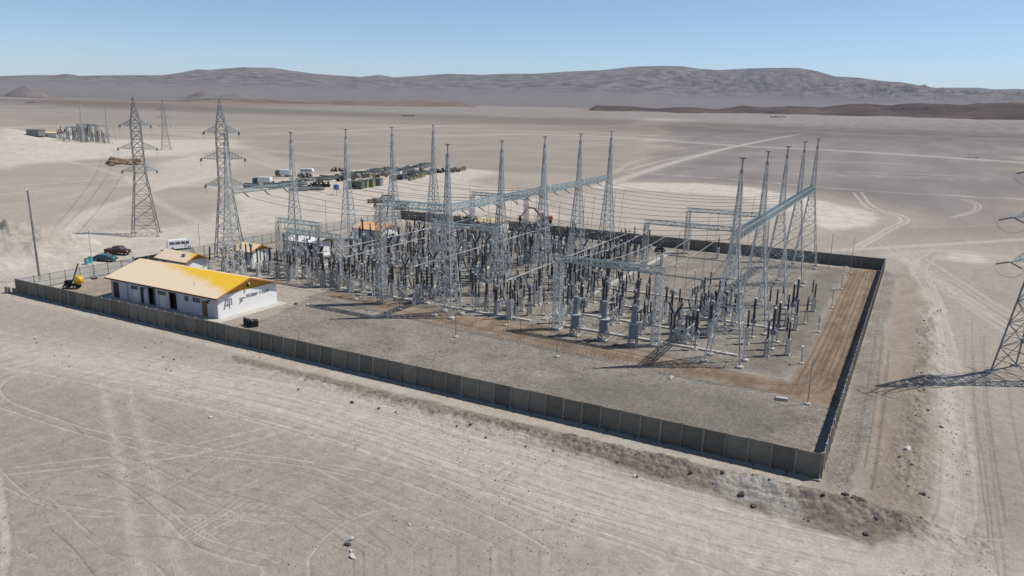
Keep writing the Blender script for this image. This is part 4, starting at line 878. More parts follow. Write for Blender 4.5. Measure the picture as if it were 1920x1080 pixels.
# front rows between the left and middle masts, in front of the first bay
for q in range(7):
    x = -97.5+q*5.1; place(TT['frame'], (x, 28.6 if q > 3 else 31.5, 0), math.pi/2+random.gauss(0, .05), f'low three-post bus frame, {ORD[q]} from the left along the front kerb', GRP['frame'])
for q in range(6):
    place(TT['frame'], (-79.5-(q % 2)*10, 38+q*11.0, 0), random.gauss(0, .03), f'low three-post bus frame, {ORD[q]} from the front in mid yard', GRP['frame'])
for q in range(9):
    place(TT['box'], (-70+random.uniform(-1, 1)-(q % 3)*9.5, 34.5+q*7.4, 0), random.gauss(0, .1), f'pale cabinet, {ORD[q]} from the front between left and middle mast rows', GRP['box'])
# right-hand bay: equipment beside the right masts, as placed in the photo
RS = [('post', 1436, 668), ('cvt', 1446, 655), ('cvt', 1456, 642), ('cvt', 1410, 633), ('post', 1399, 645), ('post', 1474, 611), ('cvt', 1483, 600), ('cvt', 1491, 589), ('post', 1453, 600), ('arr', 1466, 575), ('arr', 1441, 590)]
for q, (ty, px, py) in enumerate(RS):
    g_ = G(px, py); place(TT[ty], (g_[0], g_[1], 0), random.gauss(0, .05), f'{DESC[ty]}, {ORD[q]} of the gear standing right of the right masts', 'gear right of the right masts', 1.0)
FR = [('brk', 1262, 640), ('ct', 1257, 608), ('post', 1272, 592), ('disc2', 1292, 612), ('disc', 1318, 598), ('postt', 1331, 628), ('brk', 1340, 610), ('post', 1318, 575), ('arr', 1302, 640), ('disc2', 1290, 640), ('arr', 1357, 575), ('cvt', 1345, 592), ('ct', 1375, 610), ('post', 1330, 556), ('frame', 1300, 585),
      ('brk', 1160, 562), ('brk', 1130, 585), ('ct', 1165, 590), ('disc', 1120, 560), ('disc2', 1150, 605), ('post', 1070, 590), ('cvt', 1090, 600), ('postt', 1100, 575), ('brk', 1195, 580), ('arr', 1206, 612), ('disc', 1180, 555), ('post', 1110, 540), ('ct', 1140, 545), ('cvt', 1215, 585), ('post', 1225, 610),
      ('disc2', 1085, 555), ('disc', 1060, 560), ('brk', 1095, 525), ('post', 1075, 535), ('arr', 1125, 520), ('ct', 1195, 560)]
for q, (ty, px, py) in enumerate(FR):
    g_ = G(px, py); side = 'right of' if px > 1230 else 'behind'
    place(TT[ty], (g_[0], g_[1], 0), random.choice([0, math.pi/2])+random.gauss(0, .08), f'{DESC[ty]} {side} the front portal, {nth(q)} in bay', 'gear round the front portal', random.uniform(.88, 1.05))
# sparse gear far back between middle and right masts
for q, (ty, px, py) in enumerate([('post', 1163, 470), ('arr', 1205, 470), ('box', 1318, 540), ('postt', 1060, 468), ('brk', 1052, 480), ('post', 1240, 498), ('arr', 1110, 472), ('ct', 1175, 500), ('post', 1345, 485), ('box', 1356, 470)]):
    g_ = G(px, py); place(TT[ty], (g_[0], g_[1], 0), random.gauss(0, .1), f'{DESC[ty]} in the open gravel at the back, {ORD[q]} of ten', 'scattered gear at the back')
# the three big grey transformers at the front
bt = thing('instrument_transformer', '', 'transformer'); MB().box((0, 0, .1), (1.4, 1.4, .2)).build('footing', M['kerb'], bt)
stand_mesh(1.1, 1.25, .6, .1, .07).build('stand', M['galvd'], bt)
MB().lathe([(0, .62), (.04, .64), (1.75, .64), (1.8, .6)], (0, 0, 1.31), n=18).build('lower_tank', M['enam'], bt)
MB().lathe([(0, .86), (.09, .88), (.13, .84)], (0, 0, 3.11), n=20).build('flange', M['cab'], bt)
MB().lathe([(0, .42), (.05, .40), (2.25, .38), (2.35, .42), (2.45, .42)], (0, 0, 3.24), n=16).build('upper_column', M['enam'], bt)
MB().tube([(.25, .3, 5.4), (.5, 1.0, 5.4), (.6, 2.2, 5.2)], .06).build('terminal_arm', M['galv'], bt); MB().box((.62, 0, 2.2), (.25, .5, .6)).build('terminal_box', M['cab'], bt)
template(bt)
for q, x in enumerate((-36.6, -32.2, -27.8)):
    place(bt, (x, 28.4, 0), random.gauss(0, .1), f'big smooth grey instrument transformer under the front portal, {["left", "middle", "right"][q]} of three', 'big grey transformers at the front')
# connecting tubes over each line
for k, yb in enumerate(bays):
    for p in range(3):
        for q, (a, b_, z) in enumerate(((-61.5, -68, 5.0), (-70, -79, 5.35), (-82, -92, 4.9))):
            if random.random() < .25: continue
            y = yb+PH[p]; pts = [(a+(b_-a)*u_/8, y+.05*math.sin(u_), z-.5*math.sin(math.pi*u_/8)*(1 if q != 1 else -.4)) for u_ in range(9)]
            tag(MB().tube(pts, .045, 5).build('connecting_conductor', M['wire']), f'sagging jumper over the {PN[p]} line of {ORD[k]} bay, {ORD[q]} left of middle masts', 'conductor', 'jumpers between the switchgear')
for q, x in enumerate((-66.5, -80.8, -87.0, -48.8)):
    for r in range(3):
        y0, y1 = ((30, 52), (52, 72), (72, 96))[r]; tag(MB().tube([(x+.0, y0, 6.3), (x, y1-.4, 6.3)], .07, 7).build('busbar_tube', M['galv']), f'straight busbar tube, {ORD[r]} length from the front in the {ORD[q]} column', 'busbar', 'busbar tubes along the yard')
        for yi, y in enumerate((y0+1, (y0+y1)/2, y1-2)):
            place(TT['post'], (x, y, 0), 0, f'upright post insulator under busbar column {ORD[q]}, {ORD[r*3+yi]} support from the front', 'post insulators', 1.24)
# infill gear: slim posts between the lines and in the front right bay
c_ = 0
for k, yb in enumerate(bays):
    for p in range(2):
        for q, x in enumerate((-63, -67, -74, -77, -84, -90.5, -94, -97)):
            if random.random() < .15: continue
            ty = ['postg', 'arr', 'postg', 'post'][(q+p) % 4]
            place(TT[ty], (x+random.gauss(0, .3), yb-2+p*4+random.gauss(0, .3), 0), random.uniform(0, 3), f'{DESC[ty]}, {["nearer", "farther"][p]} infill line of {ORD[k]} bay, {ORD[q]} left of middle masts', GRP[ty], random.uniform(.75, 1.0))
for a in range(6):
    for c2 in range(5):
        x = -41.5+a*4.3+random.gauss(0, .4); y = 33+c2*4.6+random.gauss(0, .4); ty = random.choice(['post', 'postg', 'arr', 'cvt', 'ct', 'disc2', 'postg', 'cvt'])
        if random.random() < .12: continue
        place(TT[ty], (x, y, 0), random.choice([0, math.pi/2]), f'{DESC[ty]}, {ORD[c2]} row behind the front portal, {ORD[a]} from the left', GRP[ty], random.uniform(.78, 1.0))
for a in range(3):
    for c2 in range(14):
        x = -56.3+a*4.1+random.gauss(0, .4); y = 31.5+c2*5.0+random.gauss(0, .5); ty = random.choice(['post', 'postg', 'arr', 'cvt', 'ct', 'brk', 'postg', 'cvt'])
        if random.random() < .1: continue
        place(TT[ty], (x, y, 0), random.uniform(0, 3), f'{DESC[ty]}, {nth(c2)} row from the front, {ORD[a]} just right of middle masts', GRP[ty], random.uniform(.78, 1.0))
for c2 in range(12):
    x = -64.5+c2*1.75; y = 32.6+(c2 % 3)*1.5; ty = ['cvt', 'postg', 'ct', 'arr'][c2 % 4]
    place(TT[ty], (x, y, 0), random.uniform(0, 3), f'{DESC[ty]} around the front middle mast, {nth(c2)} from the left', GRP[ty], random.uniform(.8, 1.0))
for c2 in range(14):
    x = -108.5+c2*3.1; y = 33.2+(c2 % 2)*1.6; ty = ['cvt', 'postg', 'post', 'ct', 'arr'][c2 % 5]
    place(TT[ty], (x, y, 0), random.uniform(0, 3), f'{DESC[ty]} in the left front line, {nth(c2)} from the left', GRP[ty], random.uniform(.85, 1.05))
for q in range(9):
    x = -9.2+(q % 2)*.9; y = 31+q*4.4
    ty = ['cvt', 'post', 'arr'][q % 3]; place(TT[ty], (x-10.5 if q % 3 == 0 else x, y, 0), 0, f'{DESC[ty]} along the right mast row, {ORD[q]} from the front', GRP[ty], .95)
# cable trenches and kerbs
KB = [((-84.2, 31.8), (-66, 31.4), 'pale concrete kerb at the front left of the switchgear'), ((-61.3, 31.3), (-45.2, 31.3), 'pale concrete kerb in front of the front middle mast'), ((-40.6, 31.6), (-14, 31.2), 'pale concrete kerb running under the front portal'),
      ((-110, 34.6), (-86, 34.2), 'pale concrete kerb left of the front frames'), ((-40, 39), (-19, 39), 'pale concrete strip behind the big grey transformers'), ((-40, 47.5), (-10, 47.5), 'second pale concrete strip behind the front portal'), ((-44, 58), (-20, 58), 'pale concrete strip before the open gravel')]
for a, b_, lb in KB:
    n_ = 9; t = MB(); w = .35
    P_ = [Vector((a[0]+(b_[0]-a[0])*i/n_, a[1]+(b_[1]-a[1])*i/n_+random.uniform(-.12, .12), 0)) for i in range(n_+1)]
    for i in range(n_): t.bar(P_[i]+Vector((0, 0, .1)), P_[i+1]+Vector((-.03, 0, .1)), .55, .28)
    tag(t.build('concrete_kerb', M['kerb']), lb, 'kerb', 'pale concrete kerbs in the yard')
for q, (x, y0, y1) in enumerate(((-43.9, 33, 100), (-99.4, 36, 96), (-70.3, 33, 98), (-86.9, 34, 98))):
    t = MB(); y = y0
    while y < y1: t.box((x+random.gauss(0, .01), y+.48, .09+random.uniform(-.01, .02)), (.9, .94, .16)); y += 1.0
    tag(t.build('cable_trench_cover', M['kerb']), f'line of pale trench cover slabs running back, {["rightmost", "leftmost", "third from left", "second from left"][q]}', 'trench cover', 'cable trench covers')
# ================================================================== transmission pylons
def make_pylon(AF):
    global fx
    py = thing('transmission_pylon', '', 'pylon'); H_ = 32.6
    fx = lambda z: 2.9+(1.2-2.9)*z/15 if z < 15 else (1.2+(1.05-1.2)*(z-15)/11.5 if z < 26.5 else 1.05+(.06-1.05)*(z-26.5)/(H_-26.5))
    zs = [.3, 3.6, 6.8, 9.7, 12.3, 15, 17, 19, 21, 22.9, 24.7, 26.5, 28.2, 29.8, 31.2, H_]
    b_ = MB(); lattice(b_, [fx(z) for z in zs], [fx(z) for z in zs], zs, 0, .085)
    for z, z2 in ((.3, 3.6), (3.6, 6.8)):
        q, q2 = fx(z), fx(z2)
        for a in (0, 1, 2, 3):
            m1 = [((0, -q), (0, -q2)), ((q, 0), (q2, 0)), ((0, q), (0, q2)), ((-q, 0), (-q2, 0))][a]; zc = (z+z2)/2; qq = (q+q2)/2
            c0 = [(-qq, -qq), (qq, -qq), (qq, qq), (-qq, qq)][a]; c1 = [(qq, -qq), (qq, qq), (-qq, qq), (-qq, -qq)][a]; b_.bar((*c0, zc), (*c1, zc), .07)
    b_.build('bracing', M['galvd'], py)
    for sx, sy in ((-1, -1), (1, -1), (1, 1), (-1, 1)):
        l = MB()
        for i in range(len(zs)-1): l.bar((sx*fx(zs[i]), sy*fx(zs[i]), zs[i]), (sx*fx(zs[i+1]), sy*fx(zs[i+1]), zs[i+1]), .17 if zs[i] < 15 else .13)
        l.build('leg', M['galvd'], py); MB().box((sx*2.95, sy*2.95, .15), (.9, .9, .4)).build('footing', M['kerb'], py)
    for z, al in ((15.4, 5.2), (20.7, 5.8), (26.0, 4.6)):
        al *= AF
        for s in (-1, 1):
            b_ = MB(); w = fx(z); w2 = fx(z+1.5); tip = (s*al, 0, z+.2)
            for y in (-1, 1):
                b_.bar((s*w, y*w, z), tip, .07); b_.bar((s*w2, y*w2, z+1.5), tip, .06)
                for k in range(1, 5):
                    t_ = k/5; lo = Vector((s*w, y*w, z)).lerp(Vector(tip), t_); hi = Vector((s*w2, y*w2, z+1.5)).lerp(Vector(tip), t_); b_.bar(lo, hi, .05); b_.bar(lo, Vector((s*w2, y*w2, z+1.5)).lerp(Vector(tip), t_-.2), .05)
            for k in range(1, 5): t_ = k/5; b_.bar(Vector((s*w, -w, z)).lerp(Vector(tip), t_), Vector((s*w, w, z)).lerp(Vector(tip), t_), .05)
            ca_ = b_.build('crossarm', M['teal'], py)
            for d in (-1, 1):
                prof = [(0, .04)]
                for k in range(9): prof += [(.1+k*.17, .05), (.14+k*.17, .13), (.2+k*.17, .05)]
                MB().lathe(prof, tip, (0, d, -.35), 6).build('insulator_string', M['glass'], ca_)
            MB().tube([(tip[0], 1.7*math.cos(math.pi*k/8), tip[2]-.6-1.2*math.sin(math.pi*k/8)) for k in range(9)], .02, 5).build('jumper_loop', M['wire'], ca_)
    return template(py)
PY1 = make_pylon(.72); PY2 = make_pylon(1.65)
PYL = [((-159.3, 48.0), 48, 'tall grey lattice pylon standing alone on the pale sand at far left', 1.0), (G(432, 486), 44, 'tall grey lattice pylon inside the left fence, right of the guard house', 1.0), (G(312, 281), 60, 'distant lattice pylon behind and right of the leftmost big pylon', 1.0), ((19.6, 43.0), 57, 'lattice pylon cut off by the right edge, its long shadow crossing the track', 1.0)]
for c, rz, lb, sc in PYL: place(PY2 if c[0] > 0 else PY1, (c[0], c[1], gz(c[0], c[1])-.1), math.radians(rz), lb, 'transmission pylons', sc)
# ================================================================== overhead conductors
def wire(a, b_, sag, lb, grp='overhead conductors', r=.035, mt='wire', n_=14):
    a, b_ = Vector(a), Vector(b_); pts = [a.lerp(b_, k/n_)-Vector((0, 0, 4*sag*(k/n_)*(1-k/n_))) for k in range(n_+1)]
    o = tag(MB().tube(pts, r, 5).build('overhead_conductor', M[mt]), lb, 'conductor', grp); return o
def beam_pts(ys_, k, n_=3): return [ys_[k]+.6+(ys_[k+1]-ys_[k]-1.2)*(q+.5)/n_ for q in range(n_)]
c = 0
for k in range(4):
    for q, (ym, yr) in enumerate(zip(beam_pts(MY, k), beam_pts(RY, k))):
        wire((MX+1.6, ym, 15.6), (RX-1.6, yr, 15.6), 1.5, f'thin sagging conductor between middle and right beams, {ORD[c]} from the front', 'conductors between middle and right beams'); c += 1
        z = 15.6-4*1.5*.1*.9
        wire((MX+5, ym, z-.2), (MX+4.6, bays[k]+PH[q], 5), 0, f'thin vertical dropper right of the middle masts, {ORD[c-1]} from the front', 'droppers right of the middle masts', .03)
        if q != 1: wire((RX-11, yr, 15.6-4*1.5*.27*.73), (RX-11.5, yr+.3, 3.5), 0, f'thin vertical dropper left of the right masts, {ORD[c-1]} from the front', 'droppers left of the right masts', .03)
c = 0
for k in range(4):
    for q in range(3):
        ym = beam_pts(MY, k)[q]
        if k < 2: e = (LX+1.6, beam_pts(LY, k)[q], 15.6)
        else: e = (LX+.5, LY[k+(q > 1)], 15.8-q*.9)
        wire((MX-1.6, ym, 15.6), e, 1.6, f'thin sagging conductor between left and middle masts, {ORD[c]} from the front', 'conductors between left and middle masts'); c += 1
        wire((MX-14, ym, 14.9), (MX-14.2, bays[k]+PH[q], 5.2), 0, f'thin vertical dropper left of the middle masts, {ORD[c-1]} from the front', 'droppers left of the middle masts', .03)
        if q == 1: wire((LX+11, ym, 14.9), (LX+10.6, bays[k], 5.2), 0, f'thin vertical dropper right of the left masts, {ORD[k]} from the front', 'droppers right of the left masts', .03)
for q in range(4):
    x0 = -41+q*4.7; x1 = -38.6+q*4.2
    wire((x0, 79.2, 9.9), (x1, 30.2, 10.8), 1.3, f'bright conductor from the middle portal to the front portal, {ORD[q]} from the left', 'bright conductors between the portals', .045, 'wirel')
for q in range(3): wire((-39+q*5, 100.2, 10.3), (-41+q*5, 79.8, 9.9), .6, f'bright conductor from the back portal to the middle portal, {ORD[q]} from the left', 'bright conductors between the back portals', .04, 'wirel')
for q in range(3): wire((-38.6+q*5.5, 29.6, 10.6), (-34+q*6, 40, 5.2), -.4, f'conductor curving down behind the front portal, {ORD[q]} from the left', 'conductors under the front portal', .04, 'wirel')
for q, (a, b_) in enumerate((((-58, 28, 16), (-66, 44, 5)), ((-71, 27.5, 16), (-80, 40, 5.2)), ((-65, 27, 15.6), (-68, 35, 4.8)), ((-15, 28, 15.5), (-24, 36, 4.6)), ((-15, 45, 15.5), (-22, 48, 4.6)))):
    wire(a, b_, 1.2, f'slack conductor hanging from beam height down to the gear, {ORD[q]} of five', 'slack downleads', .05, 'wirel')
for q, (xx, ys_, hs, nm) in enumerate(((RX, RY, RH, 'right'), (MX, MY, MH, 'middle'))):
    pass
P0 = PYL[0][0]; P1 = PYL[1][0]; P2 = PYL[2][0]
def arm(P, rz, z, al, s): a = math.radians(rz); return (P[0]+s*al*math.cos(a), P[1]+s*al*math.sin(a), z)
for q, (z, al) in enumerate(((15.2, 5.2), (20.5, 5.8), (25.8, 4.6))):
    wire(arm(P0, 48, z, al, -1), (-420-q*12, 235, 14), 5, f'bright conductor from the far-left pylon toward the distant substation, {["lower", "middle", "upper"][q]} arm', 'conductors to the distant substation', .05, 'wirel')
# ================================================================== lamp posts, marker posts, railing
def lamp_post(base, h, label, r=.05, head=True, plate=None):
    t = thing('lamp_post', label, 'lamp post', (base[0], base[1], 0), random.uniform(0, 6))
    MB().lathe([(0, .38), (.16, .36), (.22, .2)], n=10).build('footing', M['kerb'], t); MB().tube([(0, 0, .1), (random.gauss(0, .04), 0, h)], [r*1.2, r*.8], 7).build('pole', M['galvd'], t)
    if head: MB().box((.18, 0, h+.02), (.5, .2, .12)).build('lamp_head', M['sign'], t)
    if plate: MB().box((.02, 0, plate), (.5, .05, .9)).build('plate', M['sign'], t)
LP = [((1514, 758), 5.4, 'thin lamp post with concrete foot at the near bend of the brown road', 0, None), ((1502, 682), 2.4, 'short post by the right road, nearest of the roadside row', 1, None), ((1534, 623), 2.8, 'short post with a hanging white plate beside the right road', 0, 1.9), ((1559, 578), 3.4, 'short lamp post beside the right road, third from the front', 1, None), ((1577, 543), 3.0, 'short lamp post beside the right road, fourth from the front', 1, None),
      ((1555, 502), 7.2, 'tall lamp post standing before the back wall right of the masts', 1, None), ((1594, 512), 7.6, 'tall thin post at the far end of the right road', 0, None), ((1586, 501), 3.0, 'short post close left of the tall thin post at the back right', 0, None), ((855, 632), 3.4, 'lamp post beside the front brown road, left one', 0, None), ((1044, 669), 2.2, 'short post with white foot beside the front brown road', 0, None),
      ((749, 580), 8.0, 'tall lamp post on the front gravel left of the middle mast', 1, None), ((667, 561), 2.2, 'short dark post before the left kerb', 0, None), ((1300, 560), 5.0, 'lamp post with a flat white head in the open gravel', 1, None), ((1170, 455), 5.2, 'slender lamp post near the back wall behind the middle row', 1, None), ((1268, 500), 6, 'slender pole in the open gravel left of the right portal', 0, None), ((1048, 442), 6.5, 'slender pole before the back wall', 0, None), ((1100, 449), 5.5, 'slender pole before the back wall, right of the excavator', 0, None),
      ((375, 468), 5.6, 'slender lamp post outside the left fence behind the guard house', 1, None), ((176, 522), 9.0, 'tall lamp post inside the left fence near the yellow machine', 1, None), ((562, 668), 3.4, 'thin stick post just behind the front wall', 0, None), ((948, 610), 4, 'dark post at the front gravel left of the front portal', 0, None)]
for b0, h, lb, hd, pl in LP: lamp_post(G(*b0), h, lb, .05, hd, pl)
lamp_post(G(75, 528), 16.4, 'very tall pale lamp post near the left end of the front wall', .17, True)
rl = thing('railing', 'low dark railing with thin posts at the excavated edge left of the front portal', 'railing'); pr = [G(952, 619), G(976, 622), G(998, 630), G(1030, 612)]
for p in pr: MB().tube([(p[0], p[1], 0), (p[0], p[1], 1.7)], .045, 6).build('post', M['galvd'], rl)
for i in range(3): MB().tube([(*pr[i], 1.6), (*pr[i+1], 1.6)], .03, 5).build('rail', M['galvd'], rl)
# ================================================================== vehicles
def wheel(t, x, y, r=.38, w=.26):
    h = MB().lathe([(0, r*.8), (.03, r), (w-.03, r), (w, r*.8)], (x, y-w/2, r), (0, 1, 0), 14).build('wheel', M['rubber'], t)
    MB().lathe([(0, r*.5), (.02, r*.5)], (x, y+(w/2 if y > 0 else -w/2-.02), r), (0, 1, 0), 10).build('rim', M['galv'], h)
def car(kind, label, loc, rz, body, cat='car', sc=1):
    t = thing({'van': 'parked_van', 'pickup': 'parked_pickup', 'car': 'parked_car', 'truck': 'parked_truck', 'caravan': 'caravan'}[kind], label, cat, (*loc, gz(*loc)), rz); hw = .9
    if kind == 'van': prof = [(-2.6, .4), (2.5, .4), (2.65, .9), (2.2, 1.25), (1.6, 2.1), (1.2, 2.25), (-2.3, 2.25), (-2.6, 2.0)]; win = [((1.72, 1.3), (1.1, 1.9)), ((.95, 1.3), (.05, 1.9)), ((-.1, 1.3), (-1.1, 1.9)), ((-1.25, 1.3), (-2.3, 1.9))]; wx = (1.7, -1.7); ws = ((2.22, 1.27), (1.64, 2.04))
    elif kind == 'pickup': prof = [(-2.6, .45), (2.5, .45), (2.6, 1.0), (1.4, 1.15), (.8, 1.75), (-.6, 1.78), (-.8, 1.15), (-2.6, 1.15)]; win = [((.95, 1.2), (.2, 1.65)), ((.1, 1.2), (-.6, 1.65))]; wx = (1.65, -1.65); ws = ((1.38, 1.2), (.84, 1.7))
    elif kind == 'truck': prof = [(1.6, .6), (3.6, .6), (3.7, 1.5), (3.4, 2.6), (1.6, 2.7)]; win = [((3.3, 1.7), (2.3, 2.4))]; wx = (2.7, -1.6, -2.8); ws = ((3.72, 1.6), (3.48, 2.45)); hw = 1.15
    elif kind == 'caravan': prof = [(-3, .6), (2.6, .6), (3.0, 1.2), (2.9, 2.2), (2.5, 2.7), (-2.6, 2.7), (-3, 2.3)]; win = [((-2.4, 1.5), (-1.3, 2.2)), ((-.8, 1.5), (.4, 2.2)), ((.9, 1.5), (2.0, 2.2))]; wx = (0,); ws = None; hw = 1.1
    else: prof = [(-2.2, .4), (2.2, .4), (2.25, .75), (1.2, .95), (.6, 1.4), (-1.1, 1.42), (-1.9, .98), (-2.25, .9)]; win = [((.75, 1.0), (-.1, 1.32)), ((-.2, 1.0), (-1.2, 1.32))]; wx = (1.4, -1.4); ws = ((1.2, .99), (.65, 1.37))
    MB().prism(prof, -hw, hw).build('body', M[body], t)
    if kind == 'truck': MB().box((-1.2, 0, 1.95), (5.2, 2.3, 2.2)).build('cargo_box', M['car_w'], t); MB().box((-.2, 0, .75), (7, .9, .22)).build('chassis', M['blackp'], t)
    for s in (-1, 1):
        for (x1, z1), (x0, z0) in [(w_[0], w_[1]) for w_ in win]:
            MB().box(((x0+x1)/2, s*(hw+.006), (z0+z1)/2), (abs(x1-x0), .02, abs(z1-z0))).build('side_window', M['glass'], t)
        for x in wx: wheel(t, x, s*(hw-.1), .38 if kind in ('car', 'van', 'pickup') else .48)
    if ws:
        (x0, z0), (x1, z1) = ws; MB().bar((x0+.01, 0, z0+.02), (x1+.01, 0, z1), 1.5, .03).build('windscreen', M['glass'], t)
        fx_ = max(p[0] for p in prof)
        for s in (-1, 1): MB().box((fx_-.02, s*.65, .85), (.06, .3, .16)).build('headlight', M['sign'], t)
    return t
g_ = G(222, 478); car('pickup', 'dark red-brown pickup parked on the sand outside the left gate', g_, math.radians(20), 'red', 'pickup')
g_ = G(338, 468); car('van', 'white van parked behind the guard house outside the fence', g_, math.radians(65), 'car_w', 'van')
g_ = G(198, 490); car('car', 'dark teal car parked just outside the left wire fence', g_, math.radians(25), 'car_t', 'car')
for q, (px, py) in enumerate(((163, 497), (170, 494))):
    d = G(px, py); t = thing('barrel', f'light blue barrel outside the fence beside the teal car, {["left", "right"][q]} one', 'barrel', (*d, gz(*d))); MB().lathe([(0, .4), (.03, .42), (.5, .41), (.55, .43), (1.1, .41), (1.15, .4)], n=12).build('drum', M['car_b'], t); MB().lathe([(0, .38), (.05, .36)], (0, 0, 1.15), n=12).build('lid', M['blackp'], t)
g_ = G(532, 331); car('truck', 'box truck with dark green cab at the back of the storage yard', g_, math.radians(190), 'green', 'truck')
g_ = G(576, 327); car('caravan', 'white caravan beyond the storage yard, right of the box truck', g_, math.radians(25), 'car_w', 'caravan')
g_ = G(492, 346); car('truck', 'dark truck at the left end of the storage yard', g_, math.radians(200), 'car_t', 'truck')
g_ = G(1237, 472); t = thing('quad_bike', 'small dark utility buggy parked by the back wall', 'buggy', (*g_, 0), .6)
MB().box((0, 0, .65), (1.9, .9, .35)).prism([(-.9, .8), (.9, .8), (.6, 1.05), (-.8, 1.05)], -.45, .45).build('body', M['blackp'], t)
for x in (-.7, .7):
    for s in (-1, 1): wheel(t, x, s*.6, .36, .3)
MB().bar((.4, -.4, 1.0), (.2, -.4, 1.7), .06).bar((.4, .4, 1.0), (.2, .4, 1.7), .06).bar((.2, -.4, 1.7), (.2, .4, 1.7), .06).bar((-.6, -.4, 1.7), (.2, -.4, 1.7), .06).bar((-.6, .4, 1.7), (.2, .4, 1.7), .06).bar((-.6, -.4, 1), (-.6, -.4, 1.7), .06).bar((-.6, .4, 1), (-.6, .4, 1.7), .06).build('roll_cage', M['galvd'], t)
def excavator(label, loc, rz, reach, paint='orange'):
    t = thing('excavator', label, 'excavator', (*loc, gz(*loc)), rz)
    for s in (-1, 1):
        MB().prism([(-1.9, .15), (-1.5, 0), (1.5, 0), (1.9, .15), (2.0, .5), (1.6, .85), (-1.6, .85), (-2.0, .5)], s*1.15-.3, s*1.15+.3).build('track', M['rubber'], t)
    MB().box((0, 0, .75), (1.6, 1.8, .5)).lathe([(0, .8), (.2, .8)], (0, 0, .95), n=14).build('undercarriage', M['blackp'], t)
    MB().prism([(-2.1, 1.15), (1.3, 1.15), (1.3, 1.6), (.4, 2.0), (-1.8, 2.1), (-2.2, 1.8)], -1.25, 1.25).build('house', M[paint], t)
    c_ = MB().prism([(.1, 1.6), (1.5, 1.6), (1.55, 2.3), (1.2, 3.0), (.1, 3.0)], .25, 1.2).build('cab', M[paint], t)
    MB().box((1.2, .72, 2.35), (.75, .98, .8)).build('window', M['glass'], c_)
    e1, e2 = (1.2, -.2, 1.9), (3.2, -.2, 4.1); e3 = (reach*.72, -.2, 4.2); e4 = (reach, -.2, 1.4)
    MB().bar(e1, e2, .4, .5).bar(e2, e3, .35, .45).build('boom', M[paint], t); MB().bar((e3[0]-.3, -.2, 4.3), e4, .3, .4).build('stick', M[paint], t)
    MB().tube([(1.4, -.2, 1.5), (2.6, -.2, 3.1)], .09).build('hydraulic_ram', M['galv'], t)
    x, z = e4[0], e4[2]; MB().prism([(x-.2, z+.2), (x+.4, z), (x+.5, z-.7), (x, z-1.1), (x-.7, z-.9), (x-.5, z-.4)], -.75, .35).build('bucket', M['blackp'], t); return t
excavator('orange excavator with raised boom behind the back wall', G(1022, 418), math.radians(205), 7.2, 'orange')
excavator('distant rusty excavator left of the front gantry beam, outside the back wall', G(752, 392), math.radians(208), 8.2, 'rust')
g_ = G(135, 541); t = thing('concrete_mixer', 'small yellow mixer machine with raised arm inside the left wall corner', 'mixer', (*g_, 0), math.radians(30))
MB().box((0, 0, .75), (2.2, .9, .3)).box((-.5, 0, 1.15), (.9, .8, .6)).build('engine_frame', M['blackp'], t)
MB().lathe([(0, .35), (.4, .85), (1.0, .85), (1.5, .45), (1.6, .3)], (1.0, -.6, 1.35), (.3, 1, .25), 14).build('drum', M['yellow'], t)
MB().bar((.1, .3, 1.2), (1.4, .3, 4.4), .22).bar((.1, .0, 1.2), (1.4, .3, 4.4), .1).build('hoist_arm', M['crate'], t)
for x in (-.8, .9):
    for s in (-1, 1): wheel(t, x, s*.6, .42, .22)
g_ = G(177, 523); t = thing('tyre', 'loose black tyre lying by the left wire fence', 'tyre', (*g_, .12)); b_ = MB(); b_.tube([(.42*math.cos(k*math.pi/8), .42*math.sin(k*math.pi/8), 0) for k in range(17)], .14, 8, False); b_.build('tyre_ring', M['rubber'], t)
for q, (px, py, w_) in enumerate(((466, 611, .5), (472, 613, .55), (479, 612, .5), (460, 609, .3))):
    g_ = G(px, py); t = thing('plastic_drum', f'black plastic drum behind the front wall, {("second", "third", "rightmost", "leftmost")[q]} of four', 'drum', (*g_, 0), random.uniform(0, 3), 'black drums behind the front wall')
    MB().lathe([(0, w_*.8), (.05, w_*.9), (.45, w_*.86), (.5, w_*.95), (.95, w_*.86), (1.1, w_*.6), (1.12, .1)], n=12).build('drum_body', M['blackp'], t); MB().lathe([(0, .1), (.08, .1)], (.15, 0, 1.12), n=8).build('cap', M['sign'], t)
# ================================================================== storage yard
def T_steel():
    t = thing('steel_bundle', '', 'steel bundle'); b_ = MB()
    for k in range(4):
        for z in range(2): b_ = truss_mesh(b_, 6.0, .5, .45, .6, .08, .06, 'x') if (k, z) == (0, 0) else b_
    b2 = MB()
    for k in range(4):
        for z in range(2):
            o = (random.uniform(-.6, .6), k*.6-.9, .2+z*.52)
            for v in b_.v: b2.v.append((v[0]+o[0]-3, v[1]+o[1], v[2]+o[2]))
            n0 = len(b2.v)-len(b_.v); b2.f += [tuple(i+n0 for i in f) for f in b_.f]
    b2.build('lattice_members', M['galv'], t); MB().box((.6, .2, 1.4), (3.2, .5, .3), .3).box((-1.2, -.6, 1.35), (.8, .8, .5)).build('top_load', M['green'], t)
    for x in (-2, 2): MB().box((x, 0, .08), (.2, 2.6, .16)).build('bearer', M['wood'], t)
    return template(t)
def T_drum():
    t = thing('cable_drum', '', 'cable drum'); 
    for y in (-.5, .5): MB().lathe([(0, .95), (.08, .95)], (0, y-.04, .95), (0, 1, 0), 14).build('flange', M['crate'], t)
    MB().lathe([(0, .62), (.92, .62)], (0, -.46, .95), (0, 1, 0), 12).build('cable_winding', M['porcb'], t); return template(t)
